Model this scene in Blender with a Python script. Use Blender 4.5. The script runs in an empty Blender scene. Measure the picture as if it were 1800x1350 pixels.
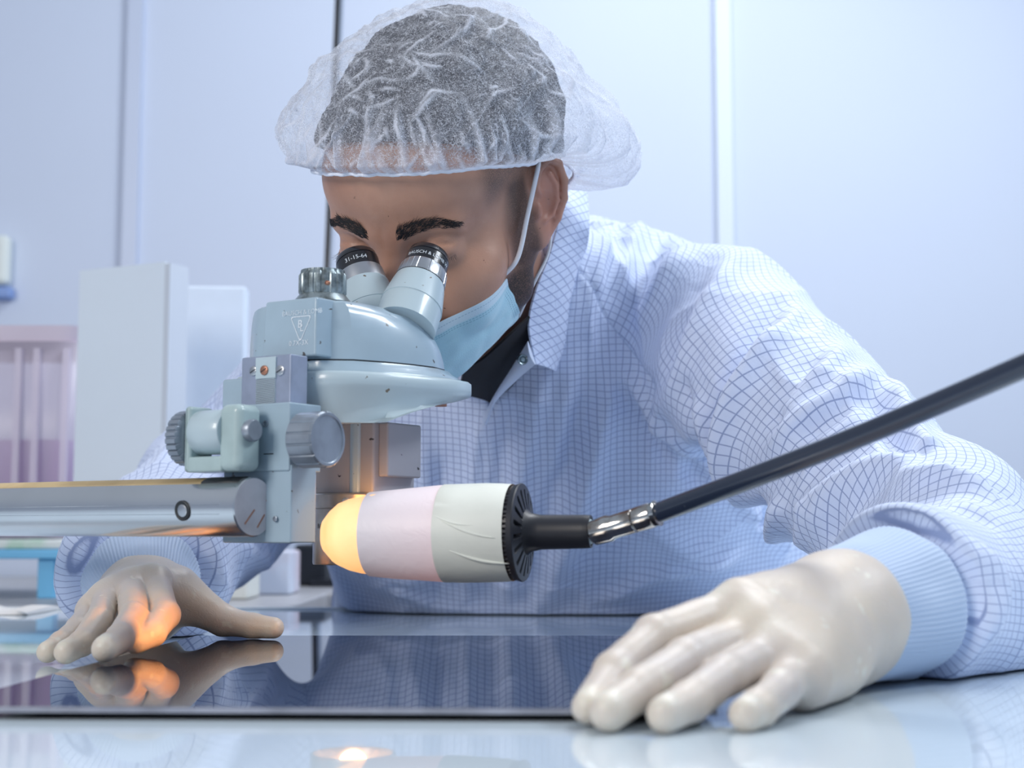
import bpy, math, random
import numpy as np
from mathutils import Vector
from mathutils.bvhtree import BVHTree
scene = bpy.context.scene
COL = scene.collection

# ------------------------------------------------------------------ camera, light, exposure
TZ = 0.75                       # table top height
KS = 0.955
CZ = TZ + 0.0895*KS             # lens height
PITCH = math.radians(5.82)
FP = 2500.0
cam_d = bpy.data.cameras.new('camera'); cam = bpy.data.objects.new('camera', cam_d); COL.objects.link(cam)
cam.location = (0, 0, CZ); cam.rotation_euler = (math.pi/2 + PITCH, 0, 0)
cam_d.sensor_width = 36; cam_d.lens = 36*FP/1800
cam_d.clip_start = 0.02
cam_d.dof.use_dof = True; cam_d.dof.focus_distance = 1.0; cam_d.dof.aperture_fstop = 7.0
scene.camera = cam
scene.view_settings.view_transform = 'Standard'; scene.view_settings.look = 'None'
scene.view_settings.exposure = 0.0; scene.view_settings.gamma = 1.0
scene.view_settings.use_curve_mapping = False
w = bpy.data.worlds.new('world'); scene.world = w; w.use_nodes = True
wn = w.node_tree.nodes; wl = w.node_tree.links
bg = wn['Background']
tc = wn.new('ShaderNodeTexCoord'); sx = wn.new('ShaderNodeSeparateXYZ'); cr = wn.new('ShaderNodeValToRGB')
wl.new(tc.outputs['Generated'], sx.inputs[0])
mr = wn.new('ShaderNodeMapRange'); mr.inputs[1].default_value = -1; mr.inputs[2].default_value = 1
wl.new(sx.outputs[2], mr.inputs[0]); wl.new(mr.outputs[0], cr.inputs[0]); wl.new(cr.outputs[0], bg.inputs[0])
cr.color_ramp.elements[0].position = 0.35; cr.color_ramp.elements[0].color = (0.36, 0.48, 0.74, 1)
cr.color_ramp.elements[1].position = 0.75; cr.color_ramp.elements[1].color = (0.74, 0.84, 1.0, 1)
bg.inputs[1].default_value = 0.44

def area(name, loc, target, sx_, sy_, power, color):
    l = bpy.data.lights.new(name, 'AREA'); l.shape = 'RECTANGLE'; l.size = sx_; l.size_y = sy_
    l.energy = power; l.color = color
    o = bpy.data.objects.new(name, l); COL.objects.link(o); o.location = loc
    o.rotation_euler = (Vector(target)-Vector(loc)).to_track_quat('-Z', 'Y').to_euler()
    return o
area('ceiling_light_back', (0.55, 1.75, 2.6), (0.15, 1.35, 0.9), 1.1, 0.45, 27, (0.93, 0.96, 1.0))
area('ceiling_light_right', (1.6, 0.9, 2.4), (0.2, 1.3, 0.9), 0.9, 0.4, 22, (0.86, 0.93, 1.0))
area('window_light', (-1.5, -1.0, 1.9), (-0.05, 1.1, 0.95), 0.8, 0.9, 33, (1.0, 0.93, 0.86))

# ------------------------------------------------------------------ helpers
def V3(*a): return np.array(a, float)
_c, _s = math.cos(PITCH), math.sin(PITCH)
def P(px, py, Y):
    a = (px-900)/FP; b = (675-py)/FP
    dy = _c-b*_s; dz = _s+b*_c
    return V3(a*Y/dy, Y, CZ+dz*Y/dy)
def ray(px, py):
    a = (px-900)/FP; b = (675-py)/FP
    v = V3(a, _c-b*_s, _s+b*_c); return v/np.linalg.norm(v)
def T(px, py, z=TZ):
    d = ray(px, py); return V3(0, 0, CZ)+d*((z-CZ)/d[2])
def nrm(v): v = np.asarray(v, float); return v/np.linalg.norm(v)

def tag(o, label=None, cat=None, group=None, kind=None):
    if label: o['label'] = label
    if cat: o['category'] = cat
    if group: o['group'] = group
    if kind: o['kind'] = kind
    return o
def root(name, loc, label, cat, group=None):
    o = bpy.data.objects.new(name, None); COL.objects.link(o); o.location = loc
    o.empty_display_size = 0.02
    return tag(o, label, cat, group)
def mesh(name, verts, faces, mats, parent=None, smooth=True, fm=None, label=None):
    me = bpy.data.meshes.new(name)
    verts = np.asarray(verts, float)
    if parent is not None: verts = verts - np.array(parent_loc(parent))
    if isinstance(faces, np.ndarray) and faces.ndim == 2:
        n = len(faces); k = faces.shape[1]
        me.vertices.add(len(verts)); me.vertices.foreach_set('co', verts.astype(np.float32).ravel())
        me.loops.add(n*k); me.loops.foreach_set('vertex_index', faces.astype(np.int32).ravel())
        me.polygons.add(n); me.polygons.foreach_set('loop_start', np.arange(0, n*k, k, dtype=np.int32))
        me.polygons.foreach_set('loop_total', np.full(n, k, dtype=np.int32))
        me.update(calc_edges=True)
    else:
        me.from_pydata([tuple(v) for v in verts], [], [tuple(int(i) for i in f) for f in faces])
    me.validate()
    if not isinstance(mats, (list, tuple)): mats = [mats]
    for m in mats: me.materials.append(m)
    if fm is not None: me.polygons.foreach_set('material_index', np.asarray(fm, dtype=np.int32))
    me.polygons.foreach_set('use_smooth', [smooth]*len(me.polygons))
    o = bpy.data.objects.new(name, me); COL.objects.link(o)
    if parent is not None: o.parent = parent
    if label: o['label'] = label
    return o
def parent_loc(p):
    l = np.zeros(3)
    while p is not None:
        l += np.array(p.location); p = p.parent
    return l
def auto(o, deg=35):
    me = o.data
    me.polygons.foreach_set('use_smooth', [True]*len(me.polygons))
    try: me.set_sharp_from_angle(angle=math.radians(deg))
    except Exception: pass
    return o
def bevel(o, w_=0.001, seg=2, deg=35):
    m = o.modifiers.new('bevel', 'BEVEL'); m.width = w_; m.segments = seg; m.limit_method = 'ANGLE'; m.angle_limit = math.radians(deg)
    try: m.harden_normals = True
    except Exception: pass
    return auto(o, deg)

class Frame:
    def __init__(s, o, x, y, z): s.o = np.array(o, float); s.x, s.y, s.z = nrm(x), nrm(y), nrm(z)
    def __call__(s, p):
        p = np.atleast_2d(np.asarray(p, float)); return s.o+p[:, :1]*s.x+p[:, 1:2]*s.y+p[:, 2:3]*s.z
    def inv(s, p):
        q = np.atleast_2d(p)-s.o; return np.stack([q@s.x, q@s.y, q@s.z], 1)
WORLD = Frame((0, 0, 0), (1, 0, 0), (0, 1, 0), (0, 0, 1))
def axis_frame(p0, p1, up=(0, 0, 1)):
    z = nrm(np.array(p1)-np.array(p0)); x = np.cross(up, z)
    if np.linalg.norm(x) < 1e-4: x = np.cross((0, 1, 0), z)
    x = nrm(x); return Frame(p0, x, np.cross(z, x), z)

class MB:
    def __init__(s): s.v = []; s.f = []; s.m = []; s.n = 0
    def add(s, v, f, mi=0):
        v = np.asarray(v, float); s.v.append(v)
        for q in f: s.f.append([int(i)+s.n for i in q]); s.m.append(mi)
        s.n += len(v); return s
    def box(s, fr, a0, a1, b0, b1, c0, c1, mi=0):
        p = [(a0, b0, c0), (a1, b0, c0), (a1, b1, c0), (a0, b1, c0), (a0, b0, c1), (a1, b0, c1), (a1, b1, c1), (a0, b1, c1)]
        return s.add(fr(p), [(0, 3, 2, 1), (4, 5, 6, 7), (0, 1, 5, 4), (1, 2, 6, 5), (2, 3, 7, 6), (3, 0, 4, 7)], mi)
    def prism(s, fr, poly, d0, d1, axis='b', mi=0):
        # polygon in the two other axes, extruded along axis
        n = len(poly); pts = []
        for d in (d0, d1):
            for (u, v) in poly:
                pts.append({'a': (d, u, v), 'b': (u, d, v), 'c': (u, v, d)}[axis])
        f = [list(range(n))[::-1], list(range(n, 2*n))]+[(i, (i+1) % n, n+(i+1) % n, n+i) for i in range(n)]
        return s.add(fr(pts), f, mi)
    def loft(s, rings, cap=True, mi=0, closed=True):
        n = len(rings[0]); v = np.concatenate(rings); f = []
        for r in range(len(rings)-1):
            for i in range(n if closed else n-1):
                j = (i+1) % n; f.append((r*n+i, r*n+j, (r+1)*n+j, (r+1)*n+i))
        if cap: f.append(list(range(n))[::-1]); f.append([(len(rings)-1)*n+i for i in range(n)])
        return s.add(v, f, mi)
    def lathe(s, fr, prof, n=48, groove=0, gd=0.0, grange=None, mi=0, cap=True, gw=0.25):
        rings = []
        for k, (z, r) in enumerate(prof):
            a = np.linspace(0, 2*np.pi, n, endpoint=False)
            rr = np.full(n, r)
            if groove and (grange is None or grange[0] <= k <= grange[1]):
                ph = (a*groove/(2*np.pi)) % 1.0
                rr = rr-gd*(ph < gw)
            rings.append(fr(np.stack([rr*np.cos(a), rr*np.sin(a), np.full(n, z)], 1)))
        return s.loft(rings, cap, mi)
    def tube(s, pts, r, n=12, mi=0, cap=True):
        pts = np.asarray(pts, float); rr = np.full(len(pts), r) if np.isscalar(r) else np.asarray(r)
        t = np.gradient(pts, axis=0); t /= np.linalg.norm(t, axis=1)[:, None]+1e-12
        ref = np.array([0, 0, 1.]) if abs(t[0][2]) < .9 else np.array([1., 0, 0])
        x = nrm(np.cross(ref, t[0])); rings = []
        a = np.linspace(0, 2*np.pi, n, endpoint=False)
        for i in range(len(pts)):
            x = nrm(x-t[i]*np.dot(x, t[i])); y = np.cross(t[i], x)
            rings.append(pts[i]+rr[i]*(np.cos(a)[:, None]*x+np.sin(a)[:, None]*y))
        return s.loft(rings, cap, mi)
    def build(s, name, mats, parent=None, smooth=True, label=None):
        return mesh(name, np.concatenate(s.v), s.f, mats, parent, smooth, s.m, label)
def spline(pts, n=40):
    pts = np.asarray(pts, float); m = len(pts)
    if m < 3: return np.linspace(pts[0], pts[-1], n)
    p = np.vstack([2*pts[0]-pts[1], pts, 2*pts[-1]-pts[-2]]); out = []
    for t in np.linspace(0, m-1-1e-6, n):
        i = int(t); u = t-i; a, b, c, d = p[i], p[i+1], p[i+2], p[i+3]
        out.append(.5*((2*b)+(-a+c)*u+(2*a-5*b+4*c-d)*u*u+(-a+3*b-3*c+d)*u**3))
    return np.array(out)

# ---- materials
def srgb(r, g, b): return tuple(((x/255)/12.92 if x/255 <= .04045 else ((x/255+.055)/1.055)**2.4) for x in (r, g, b))+(1,)
def mat(name, col, rough=.5, metal=0., spec=.5, coat=0., emis=None, es=0., bump=0., bscale=200., sss=0., trans=0., alpha=None, var=0., vscale=30., col2=None, specks=0.0, speck_scale=120., speck_col=(0.05, 0.04, 0.035, 1)):
    m = bpy.data.materials.new(name); m.use_nodes = True; nt = m.node_tree; N = nt.nodes; L = nt.links
    b = N['Principled BSDF']; I = b.inputs
    I['Base Color'].default_value = col; I['Roughness'].default_value = rough; I['Metallic'].default_value = metal
    I['Specular IOR Level'].default_value = spec; I['Coat Weight'].default_value = coat; I['Coat Roughness'].default_value = .08
    if emis: I['Emission Color'].default_value = emis; I['Emission Strength'].default_value = es
    if sss: I['Subsurface Weight'].default_value = sss; I['Subsurface Radius'].default_value = (1, .45, .25); I['Subsurface Scale'].default_value = .006
    if trans: I['Transmission Weight'].default_value = trans
    if alpha is not None: I['Alpha'].default_value = alpha
    geo = N.new('ShaderNodeTexCoord'); src = geo.outputs['Object']
    cur = None
    if var:
        nz = N.new('ShaderNodeTexNoise'); nz.inputs['Scale'].default_value = vscale; nz.inputs['Detail'].default_value = 6; L.new(src, nz.inputs['Vector'])
        mx = N.new('ShaderNodeMix'); mx.data_type = 'RGBA'
        mx.inputs[6].default_value = col; mx.inputs[7].default_value = col2 if col2 else tuple(c*(1-var) for c in col[:3])+(1,)
        mp = N.new('ShaderNodeMapRange'); mp.inputs[1].default_value = .4; mp.inputs[2].default_value = .7
        L.new(nz.outputs[0], mp.inputs[0]); L.new(mp.outputs[0], mx.inputs[0]); cur = mx.outputs[2]
    if specks:
        vo = N.new('ShaderNodeTexNoise'); vo.inputs['Scale'].default_value = speck_scale; vo.inputs['Detail'].default_value = 2; L.new(src, vo.inputs['Vector'])
        mp = N.new('ShaderNodeMapRange'); mp.inputs[1].default_value = .80-specks*.16; mp.inputs[2].default_value = .83-specks*.16; L.new(vo.outputs[0], mp.inputs[0])
        mx = N.new('ShaderNodeMix'); mx.data_type = 'RGBA'; mx.inputs[6].default_value = col; mx.inputs[7].default_value = speck_col
        if cur: L.new(cur, mx.inputs[6])
        L.new(mp.outputs[0], mx.inputs[0]); cur = mx.outputs[2]
    if cur: L.new(cur, I['Base Color'])
    if bump:
        nz = N.new('ShaderNodeTexNoise'); nz.inputs['Scale'].default_value = bscale; nz.inputs['Detail'].default_value = 4; L.new(src, nz.inputs['Vector'])
        bp = N.new('ShaderNodeBump'); bp.inputs['Strength'].default_value = bump; bp.inputs['Distance'].default_value = .001
        L.new(nz.outputs[0], bp.inputs['Height']); L.new(bp.outputs[0], I['Normal'])
    return m
class NT:                                    # tiny node-graph writer
    def __init__(s, name):
        s.m = bpy.data.materials.new(name); s.m.use_nodes = True; s.nt = s.m.node_tree; s.N = s.nt.nodes; s.L = s.nt.links
        s.b = s.N['Principled BSDF']
    def n(s, t, **k):
        x = s.N.new(t)
        for a, b in k.items(): setattr(x, a, b)
        return x
    def set(s, sock, v):
        if hasattr(v, 'links') or isinstance(v, bpy.types.NodeSocket): s.L.new(v, sock)
        else: sock.default_value = v
    def math(s, op, a, b=0., c=0., clamp=False):
        x = s.n('ShaderNodeMath', operation=op, use_clamp=clamp)
        s.set(x.inputs[0], a); s.set(x.inputs[1], b); s.set(x.inputs[2], c); return x.outputs[0]
    def rng(s, v, a, b, c=0., d=1.):
        x = s.n('ShaderNodeMapRange'); s.set(x.inputs[0], v); x.inputs[1].default_value = a; x.inputs[2].default_value = b
        x.inputs[3].default_value = c; x.inputs[4].default_value = d; return x.outputs[0]
    def mix(s, f, a, b):
        x = s.n('ShaderNodeMix', data_type='RGBA'); s.set(x.inputs[0], f); s.set(x.inputs[6], a); s.set(x.inputs[7], b); return x.outputs[2]
    def noise(s, vec, scale, detail=3., dist=0., out=0):
        x = s.n('ShaderNodeTexNoise'); s.set(x.inputs['Vector'], vec); x.inputs['Scale'].default_value = scale
        x.inputs['Detail'].default_value = detail; x.inputs['Distortion'].default_value = dist; return x.outputs[out]
    def attr(s, name, out='Vector'):
        x = s.n('ShaderNodeAttribute', attribute_name=name); return x.outputs[out]
    def obj(s): return s.n('ShaderNodeTexCoord').outputs['Object']
    def bump(s, h, st=.3, dist=.001, normal=None):
        x = s.n('ShaderNodeBump'); x.inputs['Strength'].default_value = st; x.inputs['Distance'].default_value = dist
        s.L.new(h, x.inputs['Height'])
        if normal is not None: s.L.new(normal, x.inputs['Normal'])
        return x.outputs[0]

# ---- signed distance modelling
def cap(p, a, b, ra, rb=None):
    if rb is None: rb = ra
    a = np.asarray(a, np.float32); b = np.asarray(b, np.float32); ab = b-a
    t = np.clip(((p-a)@ab)/(ab@ab+1e-12), 0, 1).astype(np.float32)
    q = p-a-t[:, None]*ab
    return np.sqrt((q*q).sum(1))-(ra+t*(rb-ra))
def ell(p, c, r, M=None):
    q = p-np.asarray(c, np.float32)
    if M is not None: q = q@np.asarray(M, np.float32).T
    r = np.asarray(r, np.float32); k0 = np.sqrt(((q/r)**2).sum(1)); k1 = np.sqrt(((q/(r*r))**2).sum(1))
    return k0*(k0-1)/(k1+1e-9)
def smin(a, b, k):
    h = np.maximum(k-np.abs(a-b), 0)/k; return np.minimum(a, b)-h*h*k*.25
def smax(a, b, k): return -smin(-a, -b, k)
def polymesh(fn, lo, hi, h, coarse=4):
    lo = np.array(lo, float); hi = np.array(hi, float)
    n = (np.ceil((hi-lo)/(h*coarse)).astype(int)+1)
    ax = [lo[i]+np.arange(n[i])*h*coarse for i in range(3)]
    G = np.stack(np.meshgrid(*ax, indexing='ij'), -1).reshape(-1, 3).astype(np.float32)
    Fc = fn(G).reshape(n)
    N = (n-1)*coarse+1
    # trilinear upsample
    F = Fc
    for d in range(3):
        idx = np.arange(N[d])/coarse; i0 = np.minimum(idx.astype(int), F.shape[d]-2); t = (idx-i0)
        sh = [1, 1, 1]; sh[d] = -1; t = t.reshape(sh).astype(np.float32)
        F = np.take(F, i0, d)*(1-t)+np.take(F, i0+1, d)*t
    m = np.abs(F) < h*coarse*1.4
    I = np.argwhere(m); out = np.empty(len(I), np.float32)
    for s in range(0, len(I), 400000):
        out[s:s+400000] = fn((lo+I[s:s+400000]*h).astype(np.float32))
    F = F.astype(np.float32); F[m] = out
    S = F < 0
    a = np.zeros(np.array(F.shape)-1, np.int8)
    for dx in (0, 1):
        for dy in (0, 1):
            for dz in (0, 1): a += S[dx:dx+a.shape[0], dy:dy+a.shape[1], dz:dz+a.shape[2]]
    act = (a > 0) & (a < 8); C = np.argwhere(act)
    ids = np.full(act.shape, -1, np.int32); ids[act] = np.arange(len(C))
    cor = np.array([(i, j, k) for i in (0, 1) for j in (0, 1) for k in (0, 1)])
    Vc = np.stack([F[C[:, 0]+c[0], C[:, 1]+c[1], C[:, 2]+c[2]] for c in cor], 1)
    acc = np.zeros((len(C), 3)); cnt = np.zeros(len(C))
    for p in range(8):
        for q in range(p+1, 8):
            if np.abs(cor[p]-cor[q]).sum() != 1: continue
            x = (Vc[:, p] < 0) != (Vc[:, q] < 0)
            t = Vc[:, p]/(Vc[:, p]-Vc[:, q]+1e-20); t = np.where(x, t, 0)
            acc += x[:, None]*(cor[p]+t[:, None]*(cor[q]-cor[p])); cnt += x
    Vt = lo+(C+acc/cnt[:, None])*h
    Q = []
    for d in range(3):
        e = [slice(None)]*3; e2 = [slice(None)]*3; e[d] = slice(0, -1); e2[d] = slice(1, None)
        s0 = S[tuple(e)]; s1 = S[tuple(e2)]; X = np.argwhere(s0 != s1)
        u, v = (d+1) % 3, (d+2) % 3
        ok = (X[:, u] > 0) & (X[:, v] > 0) & (X[:, u] < S.shape[u]-1) & (X[:, v] < S.shape[v]-1); X = X[ok]
        def cell(du, dv):
            Y = X.copy(); Y[:, u] -= du; Y[:, v] -= dv; return ids[Y[:, 0], Y[:, 1], Y[:, 2]]
        q = np.stack([cell(1, 1), cell(0, 1), cell(0, 0), cell(1, 0)], 1)
        fl = ~s0[X[:, 0], X[:, 1], X[:, 2]]
        q[fl] = q[fl][:, ::-1]; Q.append(q)
    Q = np.concatenate(Q); Q = Q[(Q >= 0).all(1)]
    # project on the surface
    Vt = Vt.astype(np.float32)
    for _ in range(2):
        g = grad(fn, Vt, h*.3); d = fn(Vt); st = np.clip(d, -h*.6, h*.6)
        Vt = Vt-g*st[:, None]
    return Vt.astype(float), Q
def grad(fn, p, e):
    g = np.zeros_like(p)
    for i in range(3):
        o = np.zeros(3, np.float32); o[i] = e; g[:, i] = fn(p+o)-fn(p-o)
    return g/(np.linalg.norm(g, axis=1)[:, None]+1e-9)
def vnormals(v, q):
    n = np.zeros_like(v); a = v[q[:, 2]]-v[q[:, 0]]; b = v[q[:, 3]]-v[q[:, 1]]; c = np.cross(a, b)
    for i in range(4): np.add.at(n, q[:, i], c)
    return n/(np.linalg.norm(n, axis=1)[:, None]+1e-12)
_rs = np.random.RandomState(5); _perm = _rs.rand(64, 64, 64).astype(np.float32)
def vnoise(p, f):
    q = np.asarray(p)*f; i = np.floor(q).astype(int); t = q-i; t = t*t*(3-2*t); r = 0
    for dx in (0, 1):
        for dy in (0, 1):
            for dz in (0, 1):
                w_ = (t[:, 0] if dx else 1-t[:, 0])*(t[:, 1] if dy else 1-t[:, 1])*(t[:, 2] if dz else 1-t[:, 2])
                r = r+w_*_perm[(i[:, 0]+dx) & 63, (i[:, 1]+dy) & 63, (i[:, 2]+dz) & 63]
    return r*2-1
def setattr_f(o, name, arr):
    a = o.data.attributes.new(name, 'FLOAT', 'POINT'); a.data.foreach_set('value', np.asarray(arr, np.float32))
def setattr_v(o, name, arr):
    a = o.data.attributes.new(name, 'FLOAT_VECTOR', 'POINT'); a.data.foreach_set('vector', np.asarray(arr, np.float32).ravel())
def segdist(p, line):
    line = np.asarray(line, np.float32); p = np.asarray(p, np.float32); best = np.full(len(p), 1e9, np.float32); tt = np.zeros(len(p), np.float32); n = len(line)-1
    for i in range(n):
        a, b = line[i], line[i+1]; ab = b-a; t = np.clip(((p-a)@ab)/(ab@ab+1e-12), 0, 1)
        d = np.linalg.norm(p-a-t[:, None]*ab, axis=1); m = d < best; best[m] = d[m]; tt[m] = ((i+t)/n)[m]
    return best, tt
def text_mesh(body, size, fn, name, m, parent, depth=0.0, align='CENTER'):
    cu = bpy.data.curves.new('t', 'FONT'); cu.body = body; cu.size = size; cu.align_x = align; cu.align_y = 'CENTER'; cu.resolution_u = 3
    ob = bpy.data.objects.new('t', cu); COL.objects.link(ob); dg = bpy.context.evaluated_depsgraph_get(); dg.update()
    me = bpy.data.meshes.new_from_object(ob.evaluated_get(dg)); bpy.data.objects.remove(ob)
    v = np.array([tuple(x.co) for x in me.vertices]); f = [tuple(p.vertices) for p in me.polygons]; bpy.data.meshes.remove(me)
    # subdivide not needed: letters are small
    return mesh(name, fn(v), f, m, parent, smooth=False)

# ------------------------------------------------------------------ room, table, background
M_wall = mat('wall_paint', (0.62, 0.695, 0.84, 1), .55, var=.02, vscale=2.)
M_floor = mat('floor_vinyl', (0.42, 0.46, 0.52, 1), .3)
def sbox(name, lo, hi, m, parent=None, bev=0, kind=None):
    o = MB().box(WORLD, lo[0], hi[0], lo[1], hi[1], lo[2], hi[2]).build(name, m, parent, False)
    if kind: o['kind'] = kind
    if bev: bevel(o, bev)
    return o
WY = 2.75
sbox('wall_back', (-3.2, WY, 0), (3.2, WY+.1, 2.9), M_wall, kind='structure')
sbox('floor', (-3.2, -2.5, -.05), (3.2, WY, 0), M_floor, kind='structure')
M_seamL = mat('panel_joint', (0.56, 0.63, 0.78, 1), .4); M_seamR = mat('panel_trim', (0.74, 0.82, 0.92, 1), .35)
x0 = P(220, 300, WY)[0]; x1 = P(246, 300, WY)[0]
sbox('trim_1', (x0, WY-.012, 0), (x1, WY, 2.9), M_seamL, kind='structure')
x0 = P(1258, 300, WY)[0]; x1 = P(1288, 300, WY)[0]
sbox('trim_2', (x0, WY-.015, 0), (x1, WY, 2.9), M_seamR, kind='structure', bev=.004)

M_table = NT('white_glass'); b = M_table.b.inputs
b['Base Color'].default_value = (0.65, 0.75, 0.83, 1); b['Roughness'].default_value = .025; b['Specular IOR Level'].default_value = .62
M_table = M_table.m
M_metal_edge = mat('table_edge_metal', (0.72, 0.76, 0.78, 1), .5, metal=.1, specks=.5)
TFY = 1.53
tb = root('work_table', (0, .9, 0), 'large white glass work table with mirror-like top under the microscope and hands', 'table')
bevel(MB().box(WORLD, -1.5, 1.5, .12, TFY, TZ-.012, TZ).build('tabletop', M_table, tb, False), .0015)
MB().box(WORLD, -1.5, 1.5, TFY, TFY+.012, TZ-.03, TZ+.0022).build('edge_strip', M_metal_edge, tb, False)
for x in (-1.42, 1.42):
    for y in (.2, 1.45): MB().box(WORLD, x-.025, x+.025, y-.025, y+.025, 0, TZ-.012).build('leg', M_metal_edge, tb, False)

# dark glass plate
PZ0 = TZ+.0030; PZ = TZ+.0060
M_plate = mat('dark_glass', (0.012, 0.016, 0.035, 1), .012, spec=.95)
M_plate_edge = mat('dark_glass_edge', (0.34, 0.36, 0.44, 1), .2, spec=.9, var=.4, vscale=40)
fl = T(345, 1117, PZ); nl = T(-120, 1241, PZ); fr_ = T(1118, 1117, PZ); nr = T(1262, 1246, PZ)
pl = root('glass_plate', tuple((fl+nr)/2*V3(1, 1, 0)+V3(0, 0, TZ)), 'thin dark mirror-like glass plate lying on the white table under the microscope', 'glass plate')
o = MB().prism(WORLD, [(p[0], p[1]) for p in (nl, nr, fr_, fl)], PZ0, PZ, 'c').build('plate', [M_plate, M_plate_edge], pl, False)
for p_ in o.data.polygons:
    if abs(p_.normal.z) < .5: p_.material_index = 1
bevel(o, .0006, 2)
M_foot = mat('teal_rubber', (0.05, 0.16, 0.17, 1), .5)
for q in (nl, nr, fl, fr_):
    c_ = q+((nl+nr+fl+fr_)/4-q)*.07
    fo = MB().lathe(Frame((c_[0], c_[1], TZ+.0003), (1, 0, 0), (0, 1, 0), (0, 0, 1)), [(0, .006), (.0026, .006)], 16).build('rubber_foot', M_foot, pl); auto(fo)

# rear bench and the things on it
M_bench = mat('bench_laminate', (0.42, 0.42, 0.44, 1), .35, var=.3, vscale=8)
bn = root('rear_bench', (0, 2.15, 0), 'low grey laminate bench standing behind the person along the wall', 'bench')
bevel(MB().prism(WORLD, [(-1.6, 1.565), (-.26, 1.565), (-.26, 2.02), (.25, 2.02), (.25, WY-.02), (-1.6, WY-.02)], TZ-.035, TZ-.004, 'c').build('bench_top', M_bench, bn, False), .003)
for x in (-1.5, .18): MB().box(WORLD, x-.02, x+.02, 2.1, 2.65, 0, TZ-.035).build('side_panel', M_bench, bn, False)
BZ = TZ-.004
def px_box(name, x0, x1, ytop, Y, depth, m, label, cat, group=None, zbase=BZ, yaw=0., lid=None):
    a, b_ = P(x0, ytop, Y), P(x1, ytop, Y)
    r = Frame((a[0], Y, zbase), (math.cos(yaw), math.sin(yaw), 0), (-math.sin(yaw), math.cos(yaw), 0), (0, 0, 1))
    W = (b_[0]-a[0])/math.cos(yaw); H = a[2]-zbase
    o = MB().box(r, 0, W, 0, depth, 0, H).build(name, m, None, False); bevel(o, .004); tag(o, label, cat, group)
    return o, r, W, H
M_board = mat('white_board', (0.74, 0.82, 0.90, 1), .5, var=.04, vscale=4); M_board2 = mat('white_board_cool', (0.70, 0.79, 0.90, 1), .55, var=.03)
rt = root('white_carton', tuple(P(230, 1020, 1.75)*V3(1, 1, 0)+V3(0, 0, BZ)), 'tall white slab box standing left of the microscope, the taller and nearer of two', 'box')
A_ = P(140, 484, 1.77); B_ = P(290, 470, 1.71); yaw = math.atan2(B_[1]-A_[1], B_[0]-A_[0])
frb = Frame((A_[0], A_[1], BZ), (math.cos(yaw), math.sin(yaw), 0), (-math.sin(yaw), math.cos(yaw), 0), (0, 0, 1)); W_ = np.hypot(B_[0]-A_[0], B_[1]-A_[1])
MB().box(frb, 0, W_, 0, .035, 0, A_[2]-BZ+.006).build('body', M_board, rt, False)
M_side = mat('carton_side', (0.58, 0.63, 0.70, 1), .6)
MB().box(frb, W_, W_+.008, 0.0, .035, 0, A_[2]-BZ+.004).build('side_strip', M_side, rt, False)
px_box('foam_board', 316, 431, 502, 1.98, .04, M_board2, 'shorter white panel standing behind the tall white slab box, beside the sleeve', 'panel', yaw=.06)

M_plastic = NT('frosted_plastic'); nb = M_plastic.b.inputs
nb['Base Color'].default_value = (0.68, 0.62, 0.74, 1); nb['Roughness'].default_value = .35; nb['Alpha'].default_value = .55
M_plastic = M_plastic.m
M_purple = mat('purple_card', (0.50, 0.26, 0.62, 1), .5, var=.2, vscale=10)
M_lid = mat('plastic_lid', (0.76, 0.66, 0.74, 1), .4)
M_blue = mat('blue_plastic', (0.16, 0.50, 0.80, 1), .35)
RY = 1.84
def rz(py, Y): return P(0, py, Y)[2]
rz_top = rz(966, RY)
rk = root('blue_rack', (P(20, 966, RY)[0], RY+.14, BZ), 'light blue plastic riser shelf standing left of the gloved hand', 'rack')
xr = P(128, 966, RY)[0]; xl = P(-260, 966, RY)[0]
bevel(MB().box(WORLD, xl, xr, RY, RY+.28, rz_top-.012, rz_top).build('shelf', M_blue, rk, False), .002)
for x in (xr-.048, xl+.03):
    for y in (RY+.01, RY+.24): bevel(MB().box(WORLD, x, x+.022, y, y+.022, BZ, rz_top-.012).build('leg', M_blue, rk, False), .002)
bx = root('storage_box', (P(20, 966, RY)[0], RY+.14, rz_top+.014), 'translucent plastic storage box with a purple lower half, at the far left', 'storage box')
xb = P(137, 700, RY)[0]; zt = P(0, 575, RY+.02)[2]; zp = P(0, 770, RY)[2]; zb = rz_top+.014
def shell(x0, x1, y0, y1, z0, z1, t=.003, r=.03):
    mb = MB(); rings = []
    def rr(x0, x1, y0, y1, z, r):
        pts = []
        for cx, cy, a0 in ((x1-r, y0+r, -90), (x1-r, y1-r, 0), (x0+r, y1-r, 90), (x0+r, y0+r, 180)):
            for k in range(7):
                a = math.radians(a0+15*k); pts.append((cx+r*math.cos(a), cy+r*math.sin(a), z))
        return np.array(pts)
    return mb.loft([rr(x0+.01, x1-.01, y0+.01, y1-.01, z0, r), rr(x0, x1, y0, y1, z1, r)], True)
shell(xl+.02, xb, RY+.01, RY+.26, zb, zt-.02).build('tub', M_plastic, bx)
MB().box(WORLD, xl+.04, xb-.02, RY+.03, RY+.24, zb+.004, zp).build('purple_packet', M_purple, None, False)
tag(bpy.data.objects['purple_packet'], 'purple packet seen through the frosted plastic storage box at far left', 'packet')
o = shell(xl+.01, xb+.006, RY+.002, RY+.268, zt-.02, zt).build('lid', M_lid, bx); auto(o)
for k, xx in enumerate((28, 60, 112)):
    x = P(xx, 700, RY)[0]; MB().box(WORLD, x-.004, x+.004, RY+.003, RY+.012, zb+.01, zt-.03).build('rib', M_plastic, bx, False)
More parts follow.
